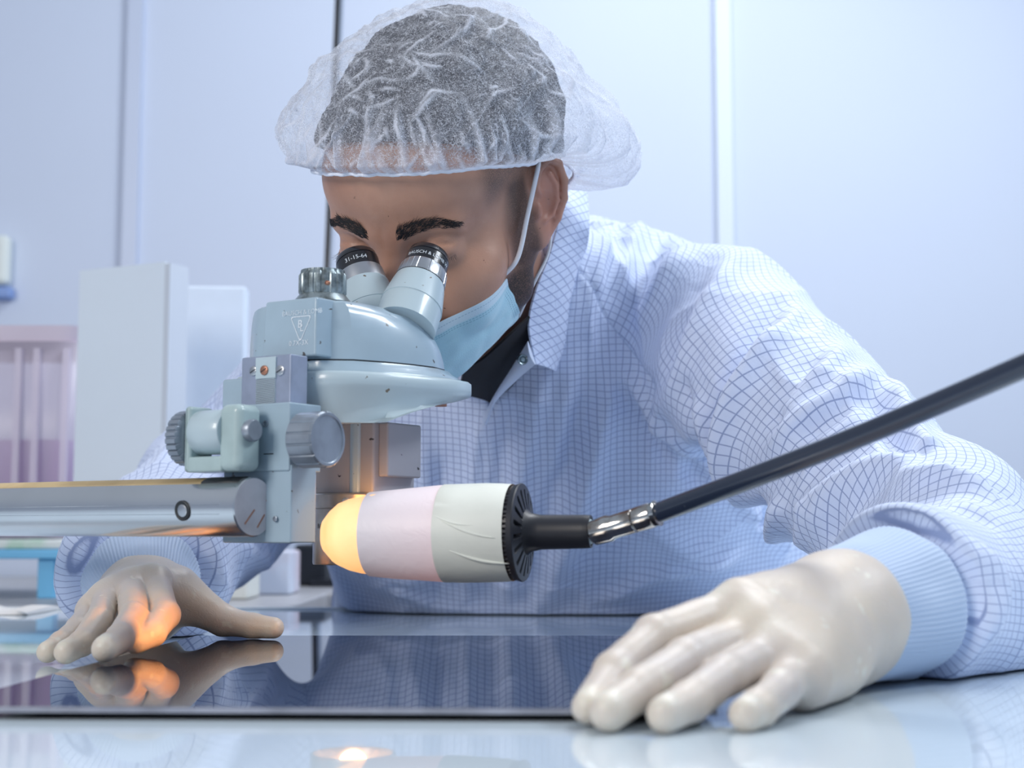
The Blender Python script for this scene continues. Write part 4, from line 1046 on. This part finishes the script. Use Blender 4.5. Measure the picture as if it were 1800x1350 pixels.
def brow(s):
    ps = []
    for i in range(430):
        u = rng.rand()**1.1; x = 11+u*42; zc_ = 26.0+6.0*math.sin(min(u/.62, 1)*math.pi/2)-6*max(0, u-.62)/.38; hw_ = (5.6*(1-.6*u**1.5))*(1 if u > .1 else .6)
        z = zc_+(rng.rand()*2-1)*hw_; p0 = head_surf(s*x, 84, z)
        ang = math.radians(55-65*u+rng.randn()*13); l = (6.0+rng.rand()*2.5)*(1-.35*u)
        pts = []
        for k in range(4):
            q = p0+np.array((s*math.cos(ang)*l*k/3, 0, math.sin(ang)*l*k/3-(.6 if z > zc_ else -.3)*(k/3)**2*1.5)); pts.append(q)
        pts = np.array(pts)
        wp = []
        for k_, e_ in zip(range(4), (-.0002, .0007, .0010, .0007)):
            h = h_bvh.find_nearest(Vector(Hw(pts[k_])[0])); nn = np.array(h[1]); wp.append(np.array(h[0])+nn*e_)
        ps.append(np.array(wp))
    return strands(ps, .00021, 'eyebrow', M_hair, pr_root)
brow(1); brow(-1)
for s in (1, -1):
    ps = []
    gap_ = spline([(22, 83.5, 4.6), (28, 87.2, 2.9), (35, 88.4, 2.5), (41, 87, 3.2), (47, 82, 5.2)], 44)
    for i in range(44):
        u = i/43; p0 = gap_[i]*np.array((s, 1, 1))+np.array((0, .3, .9)); l = 5+3.2*math.sin(u*2.4)+rng.randn()*.7
        d = np.array((s*(u-.35)*.9+rng.randn()*.08, .78, -.50+rng.randn()*.06)); pts = [p0+d*l*k/3+np.array((0, 0, .9*(k/3)**2*3)) for k in range(4)]; ps.append(Hw(pts))
    strands(ps, .00016, 'eyelash', M_hair, pr_root)

# hair under the net
def hair_sdf(p):
    d = ell(p, (6, -22, 55), (83, 107, 87)); d = smin(d, ell(p, (0, 38, 58), (67, 60, 62)), 20)
    d = d+ (2.2*vnoise(p, .09)+1.2*vnoise(p, .25)).astype(np.float32)
    cut = (np.where(p[:, 1] > -30, 42+.62*p[:, 1], 23.4+.84*(p[:, 1]+30))-p[:, 2]).astype(np.float32)*.8; return smax(d, cut, 6)
v, q = polymesh(hair_sdf, (-96, -130, -75), (96, 112, 150), 2.6, 4)
q = q[:, ::-1] if vnormals(Hw(v), q)[np.argmin(Hw(v)[:, 1])][1] > 0 else q
t = NT('short_black_hair'); nz = t.noise(t.obj(), 420, 4, 1.2); t.L.new(t.mix(t.rng(nz, .4, .65), (0.008, 0.010, 0.018, 1), (0.03, 0.036, 0.055, 1)), t.b.inputs['Base Color']); t.b.inputs['Roughness'].default_value = .6
t.L.new(t.bump(nz, .8, .002), t.b.inputs['Normal'])
mesh('hair', Hw(v), q, t.m, pr_root)
print('hair', time.time()-_t)

# ---- black shirt seen in the open neck
def shirt_sdf(p):
    d = gown_core(p)+.009
    far = np.linalg.norm(p-P(890, 640, 1.25).astype(np.float32), axis=1)-.13
    n = cap(p, Hw((0, -40, -60))[0], P(905, 515, 1.205), .050, .046)
    return smax(smax(d, far.astype(np.float32), .006), -n, .006)
v, q = polymesh(shirt_sdf, (-.16, 1.08, .80), (.15, 1.42, 1.16), .0035, 4)
q = q[:, ::-1] if vnormals(v, q)[np.argmin(v[:, 1])][1] > 0 else q
M_shirt = mat('black_jersey', (0.006, 0.006, 0.010, 1), .85, bump=.2, bscale=900)
shirt = mesh('undershirt', v, q, M_shirt, pr_root, label='black crew-neck undershirt')
M_trim = mat('white_collar_cloth', (0.66, 0.74, 0.92, 1), .65, bump=.25, bscale=500)

# ---- collar strip: inner edge (near the neck) and seam line lying on the gown
def strip(I, S_, n, th, name, m, uvs=False, off=.0015, label=None):
    I = spline(I, n); S_ = spline(S_, n); rows = 10; vs = []
    for side in (0, 1):
        for r_ in range(rows):
            t_ = r_/(rows-1); vs.append(I*(1-t_)+S_*t_+V3(0, .012*math.sin(math.pi*t_)*0, 0))
    A = np.array(vs[:rows]); B = A.copy()
    nn = np.cross(np.gradient(A, axis=1), np.gradient(A, axis=0)); nn /= np.linalg.norm(nn, axis=2)[..., None]+1e-12
    if nn[rows//2, n//2] @ (V3(0, 0, CZ)-A[rows//2, n//2]) < 0: nn = -nn
    bul = (np.sin(np.pi*np.linspace(0, 1, rows))*.003)[:, None, None]
    A = A+nn*(th/2+bul); B = B-nn*(th/2)
    ring_ = np.concatenate([A, B[::-1]]); mb = MB(); mb.loft([ring_[:, k] for k in range(n)], True)
    o = mb.build(name, m, pr_root, label=label); auto(o, 50)
    if uvs:
        vv = np.array([tuple(x.co) for x in o.data.vertices]); w_ = np.tile(np.concatenate([np.linspace(0, .028, rows), np.linspace(.028, 0, rows)]), n); l_ = np.repeat(np.linspace(0, np.linalg.norm(np.diff(I, axis=0), axis=1).sum(), n), 2*rows)
        uv = np.stack([w_*.7+l_*.7, l_*.7-w_*.7, w_*0], 1); setattr_v(o, 'tuv', uv); setattr_v(o, 'suv', uv); setattr_f(o, 'ms', np.full(len(vv), .02))
    return o
def gp(px, py, lift=.002, Y=1.25):
    h = hit(px, py, g2_bvh); d = ray(px, py)
    return P(px, py, Y) if h is None else h-d*lift
seamY = [(1017, 338, 1.235), (1020, 400, 1.20), (1013, 445, 1.185), (990, 513, 1.185), (980, 587, 1.195), (962, 648, 1.20)]
innY = [(990, 333, 1.215), (985, 372, 1.178), (967, 443, 1.158), (941, 512, 1.150), (929, 572, 1.155), (941, 640, 1.172)]
def snapY(px, py, Y):
    h = hit(px, py, g2_bvh)
    if h is not None and abs(h[1]-Y) < .09: return h+ray(px, py)*.002
    return P(px, py, Y)
strip([P(930, 556, 1.152), P(905, 579, 1.140), P(876, 606, 1.136), P(846, 632, 1.142), P(815, 648, 1.160)], [P(925, 650, 1.215), P(888, 690, 1.25), P(864, 722, 1.285), P(838, 706, 1.275), P(806, 690, 1.27)], 24, .002, 'shirt_neckband', M_shirt, label='black shirt neckline')
strip([P(*p) for p in innY], [snapY(p[0]+15, p[1]+(4 if p[1] > 450 else 0), p[2]) for p in seamY], 40, .0016, 'collar', M_gown, True, label='stand-up checked collar')
# placket with snap
q0 = P(942, 641, 1.168)
fl_ = [P(941, 640, 1.166), P(905, 672, 1.185), P(872, 706, 1.215), P(858, 742, 1.24)]
fl2 = [P(928, 600, 1.160), P(897, 650, 1.180), P(868, 696, 1.210), P(845, 742, 1.24)]
strip(fl2, fl_, 24, .0014, 'placket_edge', M_trim)
sp_ = P(918, 632, 1.158); d_ = ray(918, 632)
o = MB().lathe(axis_frame(sp_+d_*.003, sp_-d_+V3(.35, 0, 0)), [(0, .0046), (.0015, .0046), (.0024, .0040), (.0018, .0030), (.0008, .0024), (.0020, .0016), (.0022, 0)], 32).build('snap', mat('snap_metal', (0.30, 0.38, 0.42, 1), .3, metal=.8), pr_root, label='metal snap at the collar'); auto(o, 40)

# ---- knitted cuffs
def cuff(c0, c1, r0, r1, name, lab):
    fr = axis_frame(c0, c1); L = np.linalg.norm(c1-c0); n = 360; rings = []
    for k, t_ in enumerate(np.linspace(0, 1.25, 26)):
        a = np.linspace(0, 2*np.pi, n, endpoint=False); rr = r0+(r1-r0)*t_-(.0016 if k == 0 else 0)+.00035*np.cos(a*90)+.0018*vnoise(np.stack([np.cos(a)*2, np.sin(a)*2, np.full(n, t_*3)], 1), 1.1)
        rr = rr*(1-1.2*max(0, t_-.92)); pts = fr(np.stack([rr*np.cos(a), rr*np.sin(a), np.full(n, t_*L)], 1)); pts[:, 2] = np.maximum(pts[:, 2], TZ+.0012); rings.append(pts)
    inner = [c-(c-c.mean(0))*.05 for c in rings[:4]][::-1]
    t2 = NT(name+'_knit'); t2.b.inputs['Base Color'].default_value = (0.46, 0.58, 0.78, 1); t2.b.inputs['Roughness'].default_value = .8; t2.b.inputs['Sheen Weight'].default_value = .3
    o = MB().loft(inner+rings, True).build(name, t2.m, pr_root, label=lab); return auto(o, 80)
cuff(cufR0, cufR1, .0345*KS, .0475*KS, 'cuff', 'blue knitted cuff at the nearer glove')
cuff(cufL0, cufL1, .0355*KS, .047*KS, 'cuff', 'blue-grey ribbed cuff at the farther glove')

# ---- gloves
t = NT('latex_glove'); ob_ = t.obj(); n1 = t.noise(ob_, 22, 3, .4); n2 = t.noise(ob_, 75, 2, .2)
base = t.mix(t.rng(n1, .35, .7), (0.67, 0.585, 0.49, 1), (0.60, 0.545, 0.51, 1)); base = t.mix(t.math('MULTIPLY', t.rng(n2, .66, .70), .8), base, (0.74, 0.71, 0.62, 1))
base = t.mix(t.attr('pale', 'Fac'), base, (0.78, 0.75, 0.66, 1))
t.L.new(base, t.b.inputs['Base Color']); t.b.inputs['Roughness'].default_value = .42; t.b.inputs['Subsurface Weight'].default_value = .25; t.b.inputs['Subsurface Radius'].default_value = (1, .6, .4); t.b.inputs['Subsurface Scale'].default_value = .006
wv = t.math('ADD', t.noise(ob_, 260, 4, 1.5), t.math('MULTIPLY', t.noise(ob_, 60, 3, 1), .8)); t.L.new(t.bump(wv, .22, .0012), t.b.inputs['Normal'])
M_glove = t.m
def chain(p, js, rs, k=.003):
    rs = [r_*KS for r_ in rs]
    d = None
    for i in range(len(js)-1):
        c = cap(p, js[i], js[i+1], rs[i], rs[i+1]); d = c if d is None else smin(d, c, k)
    return d
def glove(fing, thumb, wrist, palm_pts, rws, zf, name, lab, nails=()):
    def fn(p):
        d = None
        for (a, b_, ra, rb) in palm_pts:
            c = cap(p, a, b_, ra*KS, rb*KS); d = c if d is None else smin(d, c, .016)
        fd = None
        for js, rs in fing:
            c = chain(p, js, rs); fd = c if fd is None else smin(fd, c, .0016)
        d = smin(d, fd, .007)
        d = smin(d, chain(p, *thumb), .012)
        return d
    allp = np.array([j for js, _ in fing for j in js]+list(thumb[0])+[x for pp in palm_pts for x in pp[:2]])
    v, q = polymesh(fn, allp.min(0)-.045, allp.max(0)+.045, .0013, 5)
    q = q[:, ::-1] if vnormals(v, q)[np.argmin(v[:, 1])][1] > 0 else q
    pale = np.zeros(len(v))
    for js, rs in fing+[thumb]: pale = np.maximum(pale, np.exp(-(np.linalg.norm(v-(js[-1]), axis=1)/(rs[-1]*1.15))**4)*.55)
    for js, rs in fing: pale = np.maximum(pale, np.exp(-(np.linalg.norm(v-(js[0]+V3(0, 0, rs[0]*.8)), axis=1)/(rs[0]*.8))**2)*.8)
    n_ = vnormals(v, q); nail = np.zeros(len(v))
    for js, rs in fing:
        ax_ = nrm(js[-1]-js[-2]); up_ = V3(0, -.35, 1); up_ = nrm(up_-ax_*(up_@ax_)); nc = js[-1]+ax_*rs[-1]*.15+up_*rs[-1]*.95
        q_ = v-nc; dl = (q_@ax_)/(rs[-1]*.85); dc = (q_@np.cross(ax_, up_))/(rs[-1]*.62); du = (q_@up_)/(rs[-1]*.9); nail = np.maximum(nail, np.exp(-(dl**2+dc**2+du**2)**3))
    pale = np.maximum(pale, .85*nail); v = v+n_*(vnoise(v, 70)*.0005+nail*.0004)[:, None]
    zz = np.where((np.abs(v[:, 0]) < 9), zf(v), 0)
    v[:, 2] = np.maximum(v[:, 2], zz)
    o = mesh(name, v, q, M_glove, pr_root, label=lab); setattr_f(o, 'pale', pale); return o
def on_plate(v):
    # plate outline: left edge line from nl to fl, front edge nl-nr, right edge nr-fr_
    def sgn(a, b_): return (b_[0]-a[0])*(v[:, 1]-a[1])-(b_[1]-a[1])*(v[:, 0]-a[0])
    ins = (sgn(nl, nr) > -.0008) & (sgn(nr, fr_) > -.0012) & (sgn(fr_, fl) > -.0008) & (sgn(fl, nl) > -.0012)
    return np.where(ins, PZ+.0003, TZ+.0003)
# nearer hand (the person's left)
G = lambda x, y, Y: P(x, y, Y*KS)
iR = ([G(1262, 1082, .742), G(1150, 1118, .712), G(1078, 1182, .684), G(1034, 1243, .658)], [.0118, .0102, .0093, .0080])
mR = ([G(1308, 1120, .728), G(1205, 1160, .692), G(1120, 1215, .662), G(1070, 1252, .640)], [.0118, .0104, .0096, .0084])
rR = ([G(1350, 1152, .716), G(1276, 1188, .682), G(1212, 1232, .655), G(1168, 1256, .636)], [.0112, .0098, .0092, .0082])
pR = ([G(1400, 1180, .712), G(1372, 1212, .680), G(1334, 1245, .656), G(1312, 1256, .644)], [.0102, .0092, .0086, .0076])
wR_ = cufR0+(cufR1-cufR0)*.15
thR = ([G(1420, 1110, .790), G(1345, 1120, .785), G(1265, 1150, .765)], [.018, .0115, .009])
palmR = [(wR_, iR[0][0]+V3(.012, .006, .004), .031, .0150), (wR_, mR[0][0]+V3(.006, .004, .004), .031, .0150), (wR_, rR[0][0]+V3(.004, .002, 0), .030, .0145), (wR_+V3(0, -.004, -.004), pR[0][0], .029, .0135),
         (G(1460, 1165, .765), pR[0][0]+V3(.004, .0, -.004), .017, .0125), (wR_, wR_+(cufR1-cufR0)*.35, .029, .029)]
glove([iR, mR, rR, pR], thR, None, palmR, None, on_plate, 'glove', 'cream latex glove on the nearer hand')
# farther hand (the person's right)
iL = ([G(272, 1022, 1.065), G(290, 1080, 1.005), G(268, 1114, .968), G(237, 1129, .950)], [.0106, .0102, .0088, .0076])
mL = ([G(232, 1030, 1.060), G(235, 1085, .985), G(211, 1122, .925), G(184, 1141, .890)], [.0106, .0100, .0090, .0080])
rL = ([G(190, 1048, 1.055), G(173, 1092, .995), G(144, 1130, .960), G(116, 1146, .944)], [.0100, .0092, .0085, .0077])
pL = ([G(160, 1075, 1.055), G(136, 1104, 1.010), G(107, 1130, .975), G(84, 1146, .957)], [.0088, .0080, .0075, .0070])
wL_ = cufL0+(cufL1-cufL0)*.1
thL = ([G(312, 1045, 1.095), G(392, 1090, 1.10), G(445, 1101, 1.095), G(481, 1103, 1.090)], [.0185, .0118, .0092, .0078])
palmL = [(wL_, iL[0][0], .027, .0122), (wL_, mL[0][0], .027, .0122), (wL_, rL[0][0], .025, .0115), (wL_, pL[0][0], .023, .0105), (wL_, thL[0][0]+V3(0, 0, 0), .026, .016), (wL_, wL_+(cufL1-cufL0)*.6, .029, .029)]
glove([iL, mL, rL, pL], thL, None, palmL, None, on_plate, 'glove', 'cream latex glove on the farther hand, lit orange at the fingers')
print('gloves', time.time()-_t)

# ---- face mask (head-local control net, x = towards the person's left)
mask_net = [  # rows top -> bottom, columns centre -> side
 [(0, 115, -46), (14, 110, -45), (28, 99, -42), (42, 82, -38), (53, 65, -34), (61, 47, -31)],
 [(0, 119, -56), (15, 114, -56), (30, 100, -53), (44, 84, -49), (55, 63, -46), (62, 43, -42)],
 [(0, 120, -70), (16, 114, -70), (31, 99, -66), (45, 80, -61), (55, 58, -58), (62, 37, -53)],
 [(0, 116, -86), (16, 110, -85), (31, 94, -79), (44, 73, -74), (53, 51, -70), (59, 30, -67)],
 [(0, 104, -101), (15, 98, -99), (29, 83, -93), (41, 63, -86), (50, 43, -80), (56, 24, -75)],
 [(0, 84, -107), (13, 80, -105), (25, 70, -99), (37, 54, -92), (46, 37, -86), (53, 20, -82)]]
def cr_grid(net, nu, nv):
    net = np.array(net, float); full = np.concatenate([net[:, :0:-1]*np.array([-1, 1, 1]), net], 1)
    A = np.stack([spline(full[r], nu) for r in range(full.shape[0])]); return np.stack([spline(A[:, k], nv) for k in range(nu)], 1)
nu, nv_ = 150, 70
MG = cr_grid(mask_net, nu, nv_)
t_ = np.linspace(0, 1, nv_)[:, None]
pleat = np.zeros((nv_, nu)); uu = np.abs(np.linspace(-1, 1, nu))[None]
nrm_m = np.cross(np.gradient(MG, axis=1), np.gradient(MG, axis=0)); nrm_m /= np.linalg.norm(nrm_m, axis=2)[..., None]
if nrm_m[nv_//2, nu//2][1] < 0: nrm_m = -nrm_m
for c_ in (.30, .52, .74): pleat += 1.1*(1/(1+np.exp(-(t_-c_-.02*np.sin(uu*3))*90)))*(1-.3*uu)-.0
pleat -= 1.1*3*t_*(1-.3*uu)
crin = 1.0*vnoise(MG.reshape(-1, 3), .05).reshape(nv_, nu)+.5*vnoise(MG.reshape(-1, 3), .12).reshape(nv_, nu)
MO = MG+nrm_m*(pleat+crin+.6)[..., None]; MI = MG+nrm_m*(pleat+crin-.1)[..., None]
sd = head_sdf(MI.reshape(-1, 3).astype(np.float32)).reshape(nv_, nu)
push = np.clip(1.6-sd, 0, 14); 
for _ in range(3): push = np.maximum(push, (np.roll(push, 1, 1)+np.roll(push, -1, 1))/2*.98)
MO = MO+nrm_m*push[..., None]; MI = MI+nrm_m*push[..., None]
ring_ = np.concatenate([MO, MI[::-1]])
t = NT('blue_mask_fabric'); uv = t.attr('muv'); s_ = t.n('ShaderNodeSeparateXYZ'); t.L.new(uv, s_.inputs[0])
U_, V_ = s_.outputs[0], s_.outputs[1]
base = t.mix(t.rng(V_, .13, .145), (0.62, 0.80, 0.93, 1), (0.45, 0.74, 0.88, 1))
def dash(vc, per=.010):
    a_ = t.rng(t.math('ABSOLUTE', t.math('SUBTRACT', V_, vc)), .0035, .0055, 1, 0); b_ = t.math('GREATER_THAN', t.math('FRACT', t.math('DIVIDE', U_, per)), .35); return t.math('MULTIPLY', a_, b_)
dd = t.math('MAXIMUM', dash(.065), t.math('MAXIMUM', dash(.155), dash(.18)))
au = t.math('ABSOLUTE', t.math('SUBTRACT', U_, .5)); band = t.math('GREATER_THAN', au, .462)
dot = t.math('MULTIPLY', t.math('GREATER_THAN', t.math('FRACT', t.math('DIVIDE', t.math('SUBTRACT', .5, au), .0105)), .5), t.math('GREATER_THAN', t.math('FRACT', t.math('DIVIDE', V_, .035)), .45))
dot = t.math('MULTIPLY', t.math('MULTIPLY', dot, band), t.math('LESS_THAN', au, .493)); dot = t.math('MULTIPLY', dot, t.math('GREATER_THAN', V_, .20))
mk = t.math('MAXIMUM', dd, dot); base = t.mix(t.math('MULTIPLY', mk, .55), base, (0.06, 0.30, 0.46, 1))
t.L.new(base, t.b.inputs['Base Color']); t.b.inputs['Roughness'].default_value = .7; t.b.inputs['Sheen Weight'].default_value = .3
bmp = t.math('ADD', t.noise(t.obj(), 900, 2), t.math('MULTIPLY', t.noise(t.obj(), 90, 3), .6)); t.L.new(t.bump(t.math('SUBTRACT', bmp, mk), .3, .0007), t.b.inputs['Normal'])
mb = MB().loft([Hw(ring_[k]) for k in range(2*nv_)]+[Hw(ring_[0])], False, closed=False)
mask = mb.build('face_mask', t.m, pr_root, label='light blue pleated face mask'); auto(mask, 60)
uvm = np.zeros((2*nv_+1, nu, 3)); uvm[..., 0] = np.linspace(0, 1, nu)[None]; tv = np.concatenate([np.linspace(0, 1, nv_), np.linspace(1, 0, nv_), [0]]); uvm[..., 1] = tv[:, None]
setattr_v(mask, 'muv', uvm.reshape(-1, 3))
M_loop = mat('white_elastic', (0.80, 0.84, 0.92, 1), .7)
for s in (1, -1):
    A_, B_ = MG[2, 0 if s < 0 else -1], MG[-3, 0 if s < 0 else -1]
    l1 = [A_+np.array((-s*1.5, -1, 0)), np.array((s*70, 34, -22)), np.array((s*76, 17, 4)), np.array((s*81, 3, 26)), np.array((s*80, -10, 34)), np.array((s*71, -18, 26))]
    MB().tube(Hw(spline(l1, 40)), .0018, 10).build('ear_loop', M_loop, mask, label='white elastic ear loop')
    l2 = [B_+np.array((0, -1, 0)), np.array((s*66, 8, -58)), np.array((s*74, -8, -42)), np.array((s*76, -16, -26)), np.array((s*72, -22, -6)), np.array((s*68, -18, 14))]
    MB().tube(Hw(spline(l2, 40)), .0013, 10).build('ear_loop', M_loop, mask, label='white elastic ear loop')

# ---- hair net
nA, nT = 1100, 260
az = np.linspace(0, 2*np.pi, nA, endpoint=False)
band_k = np.array([(0, 97, 74), (28, 92, 72), (52, 77, 67), (69, 54, 59), (79, 30, 49), (84, 8, 41), (85, -14, 38), (84, -36, 23), (84, -58, 4), (64, -86, -20), (34, -104, -34), (0, -110, -38)], float)
full = np.concatenate([band_k, (band_k[-2:0:-1])*np.array([-1, 1, 1])]); full = np.concatenate([full, full[:1]])
band = spline(full, nA+1)[:-1]
c0 = np.array((0, -10, 48.))
bd = band-c0; azb = np.arctan2(bd[:, 0], bd[:, 1]); rb = np.linalg.norm(bd, axis=1); elb = np.arcsin(bd[:, 2]/rb)
T2 = np.linspace(0, 1, nT)[:, None]**1.1
EL = elb[None]+(np.pi/2-elb[None])*T2; AZ = np.broadcast_to(azb[None], EL.shape)
D = np.stack([np.cos(EL)*np.sin(AZ), np.cos(EL)*np.cos(AZ), np.sin(EL)], -1)
flat = (D.reshape(-1, 3)*100+c0).astype(np.float32)
def rad_at(Dr):                                 # distance of the hair surface along each direction
    r_ = np.full(len(Dr), 130., np.float32)
    for _ in range(14): r_ = r_-np.clip(smin(smin(ell(c0.astype(np.float32)+Dr*r_[:, None], (6, -22, 55), (84, 108, 88)), ell(c0.astype(np.float32)+Dr*r_[:, None], (0, 38, 58), (69, 62, 63)), 20), ell(c0.astype(np.float32)+Dr*r_[:, None], (0, 30, 20), (72, 68, 66)), 20), -20, 20)*.9
    return r_
RH = rad_at(D.reshape(-1, 3).astype(np.float32)).reshape(nT, nA)
back = .5-.5*np.cos(AZ); sidef = np.abs(np.sin(AZ)); rt = np.clip(np.sin(AZ), 0, 1); lt = np.clip(-np.sin(AZ), 0, 1)
lobe_ = np.exp(-(((AZ-2.25+np.pi) % (2*np.pi)-np.pi)/.55)**2)
puff = (2.0+8*sidef**2+12*lt**2*sidef+20*back**1.5+26*lobe_)
prof = np.exp(-((T2-.17)/.17)**2); prof = np.where(T2 < .17, np.sin(np.clip(T2/.17, 0, 1)*np.pi/2)**.8, prof)
Rr = RH+3.2+puff*prof+7*back*(1-T2)*T2*2+(8*sidef**1.5+9*lt**1.5)*np.exp(-((T2-.42)/.26)**2)
w0 = np.clip(T2/.05, 0, 1); w0 = w0*w0*(3-2*w0)
Rr = rb[None]*(1-w0)+Rr*w0
# sag of the rear pouch
rs2 = np.random.RandomState(4); crease = np.zeros_like(Rr); dsp = np.zeros_like(Rr)
for i in range(120):                            # gathers at the elastic
    a0 = rs2.rand()*2*np.pi-np.pi; w_ = .012+.02*rs2.rand(); L_ = .06+.20*rs2.rand()**2; sl = rs2.randn()*.5; amp = 2.0+2.5*rs2.rand()
    da = (AZ-a0-sl*T2+np.pi) % (2*np.pi)-np.pi; g_ = np.exp(-(da/w_)**2)*np.exp(-(T2/L_)**2); dsp += amp*g_*w0; crease = np.maximum(crease, g_*.8*np.clip(T2/.01, 0, 1))
P3 = D*90
for i in range(170):                             # sharp creases over the crown
    p_ = rs2.randn(3); p_[2] = abs(p_[2])*.9; p_[1] += .5; p_ = p_/np.linalg.norm(p_)*90; d_ = rs2.randn(3); d_[2] += 1.2*np.sign(rs2.rand()-.3); d_ -= p_*(d_@p_)/8100; d_ = nrm(d_); l_ = 8+34*rs2.rand()**1.5
    mid = p_+d_*l_/2+np.cross(p_, d_)/90*l_*.12*rs2.randn(); e_ = p_+d_*l_; ln = np.stack([p_, mid, e_]); ln = ln/np.linalg.norm(ln, axis=1)[:, None]*90
    m = (np.abs(P3-ln[1]) < l_+6).all(-1); 
    if not m.any(): continue
    dd_, tt_ = segdist(P3[m], ln); env = np.sin(np.pi*np.clip(tt_, .02, .98)); k_ = np.exp(-(dd_/1.15)**2)*env; dsp[m] += 1.7*np.exp(-(dd_/2.2)**2)*env; crease[m] = np.maximum(crease[m], k_*(.5+.5*rs2.rand()))
fp = (D*Rr[..., None]).reshape(-1, 3)
dsp += (vnoise(fp, .055)*3.4+vnoise(fp+40, .13)*1.8).reshape(nT, nA)*w0*np.clip(1.25-T2*.5, 0, 1)*(.4+.9*np.clip(puff/18, 0, 1))
rg_ = (1-np.abs(vnoise(fp+11, .045))).reshape(nT, nA); dsp += 1.6*(rg_**6)*w0*.6; crease = np.maximum(crease, .18*np.clip((rg_-.965)/.03, 0, 1)*w0)
NP_ = c0+D*(Rr+dsp)[..., None]
NP_[..., 2] += -(14*(back**3)+30*lobe_)*prof
crease = np.maximum(crease, np.exp(-(T2/.012)**2)*np.ones_like(Rr))
t = NT('hair_net_fabric'); N_ = t.N; L_ = t.L
ob_ = t.obj()
def fib(scale, th, seed, dist):
    mp = t.n('ShaderNodeMapping'); mp.inputs['Location'].default_value = (seed, seed*2, -seed); L_.new(ob_, mp.inputs[0])
    nz = t.noise(mp.outputs[0], scale, 1.5, dist); return t.rng(t.math('ABSOLUTE', t.math('SUBTRACT', nz, .5)), 0, th, 1, 0)
f_ = t.math('MAXIMUM', fib(130, .013, 0, 1.2), t.math('MAXIMUM', fib(210, .019, 3.3, 1.6), t.math('MAXIMUM', fib(95, .008, 7.1, .8), fib(320, .026, 5.2, 1.0))))
clump = t.rng(t.noise(ob_, 45, 4, .6), .3, .75, .10, .26)
fac = t.math('ADD', t.math('MULTIPLY', f_, .62), clump)
fac = t.math('ADD', fac, t.math('MULTIPLY', t.attr('crease', 'Fac'), .75), clamp=True)
lw = t.n('ShaderNodeLayerWeight'); lw.inputs[0].default_value = .25
fac = t.math('ADD', fac, t.math('MULTIPLY', t.math('POWER', lw.outputs['Facing'], 3.0), .45), clamp=True)
df = t.n('ShaderNodeBsdfDiffuse'); df.inputs[0].default_value = (0.86, 0.90, 1.0, 1); tl = t.n('ShaderNodeBsdfTranslucent'); tl.inputs[0].default_value = (0.86, 0.90, 1.0, 1)
m1 = t.n('ShaderNodeMixShader'); m1.inputs[0].default_value = .35; L_.new(df.outputs[0], m1.inputs[1]); L_.new(tl.outputs[0], m1.inputs[2])
tr = t.n('ShaderNodeBsdfTransparent'); m2 = t.n('ShaderNodeMixShader'); L_.new(fac, m2.inputs[0]); L_.new(tr.outputs[0], m2.inputs[1]); L_.new(m1.outputs[0], m2.inputs[2])
L_.new(m2.outputs[0], N_['Material Output'].inputs['Surface'])
idx = np.arange(nT*nA).reshape(nT, nA); nx_ = np.roll(idx, -1, 1)
fq = np.stack([idx[:-1], nx_[:-1], nx_[1:], idx[1:]], -1).reshape(-1, 4)
net = mesh('hair_net', Hw(NP_.reshape(-1, 3)), fq, t.m, pr_root, label='crinkled white see-through hair net')
setattr_f(net, 'crease', crease.ravel())
be = c0+D[0]*(rb[:, None]+.9); be = np.concatenate([be, be[:1]])
wob = np.stack([vnoise(be, .35), vnoise(be+9, .35), vnoise(be+20, .3)], 1)*.7
MB().tube(Hw((be+wob)[::2]), .0013, 8, cap=False).build('elastic_edge', mat('net_elastic', (0.84, 0.88, 0.98, 1), .8, bump=.6, bscale=700), net, label='gathered white elastic edge')
print('net', time.time()-_t)
scene.cycles.transparent_max_bounces = 16
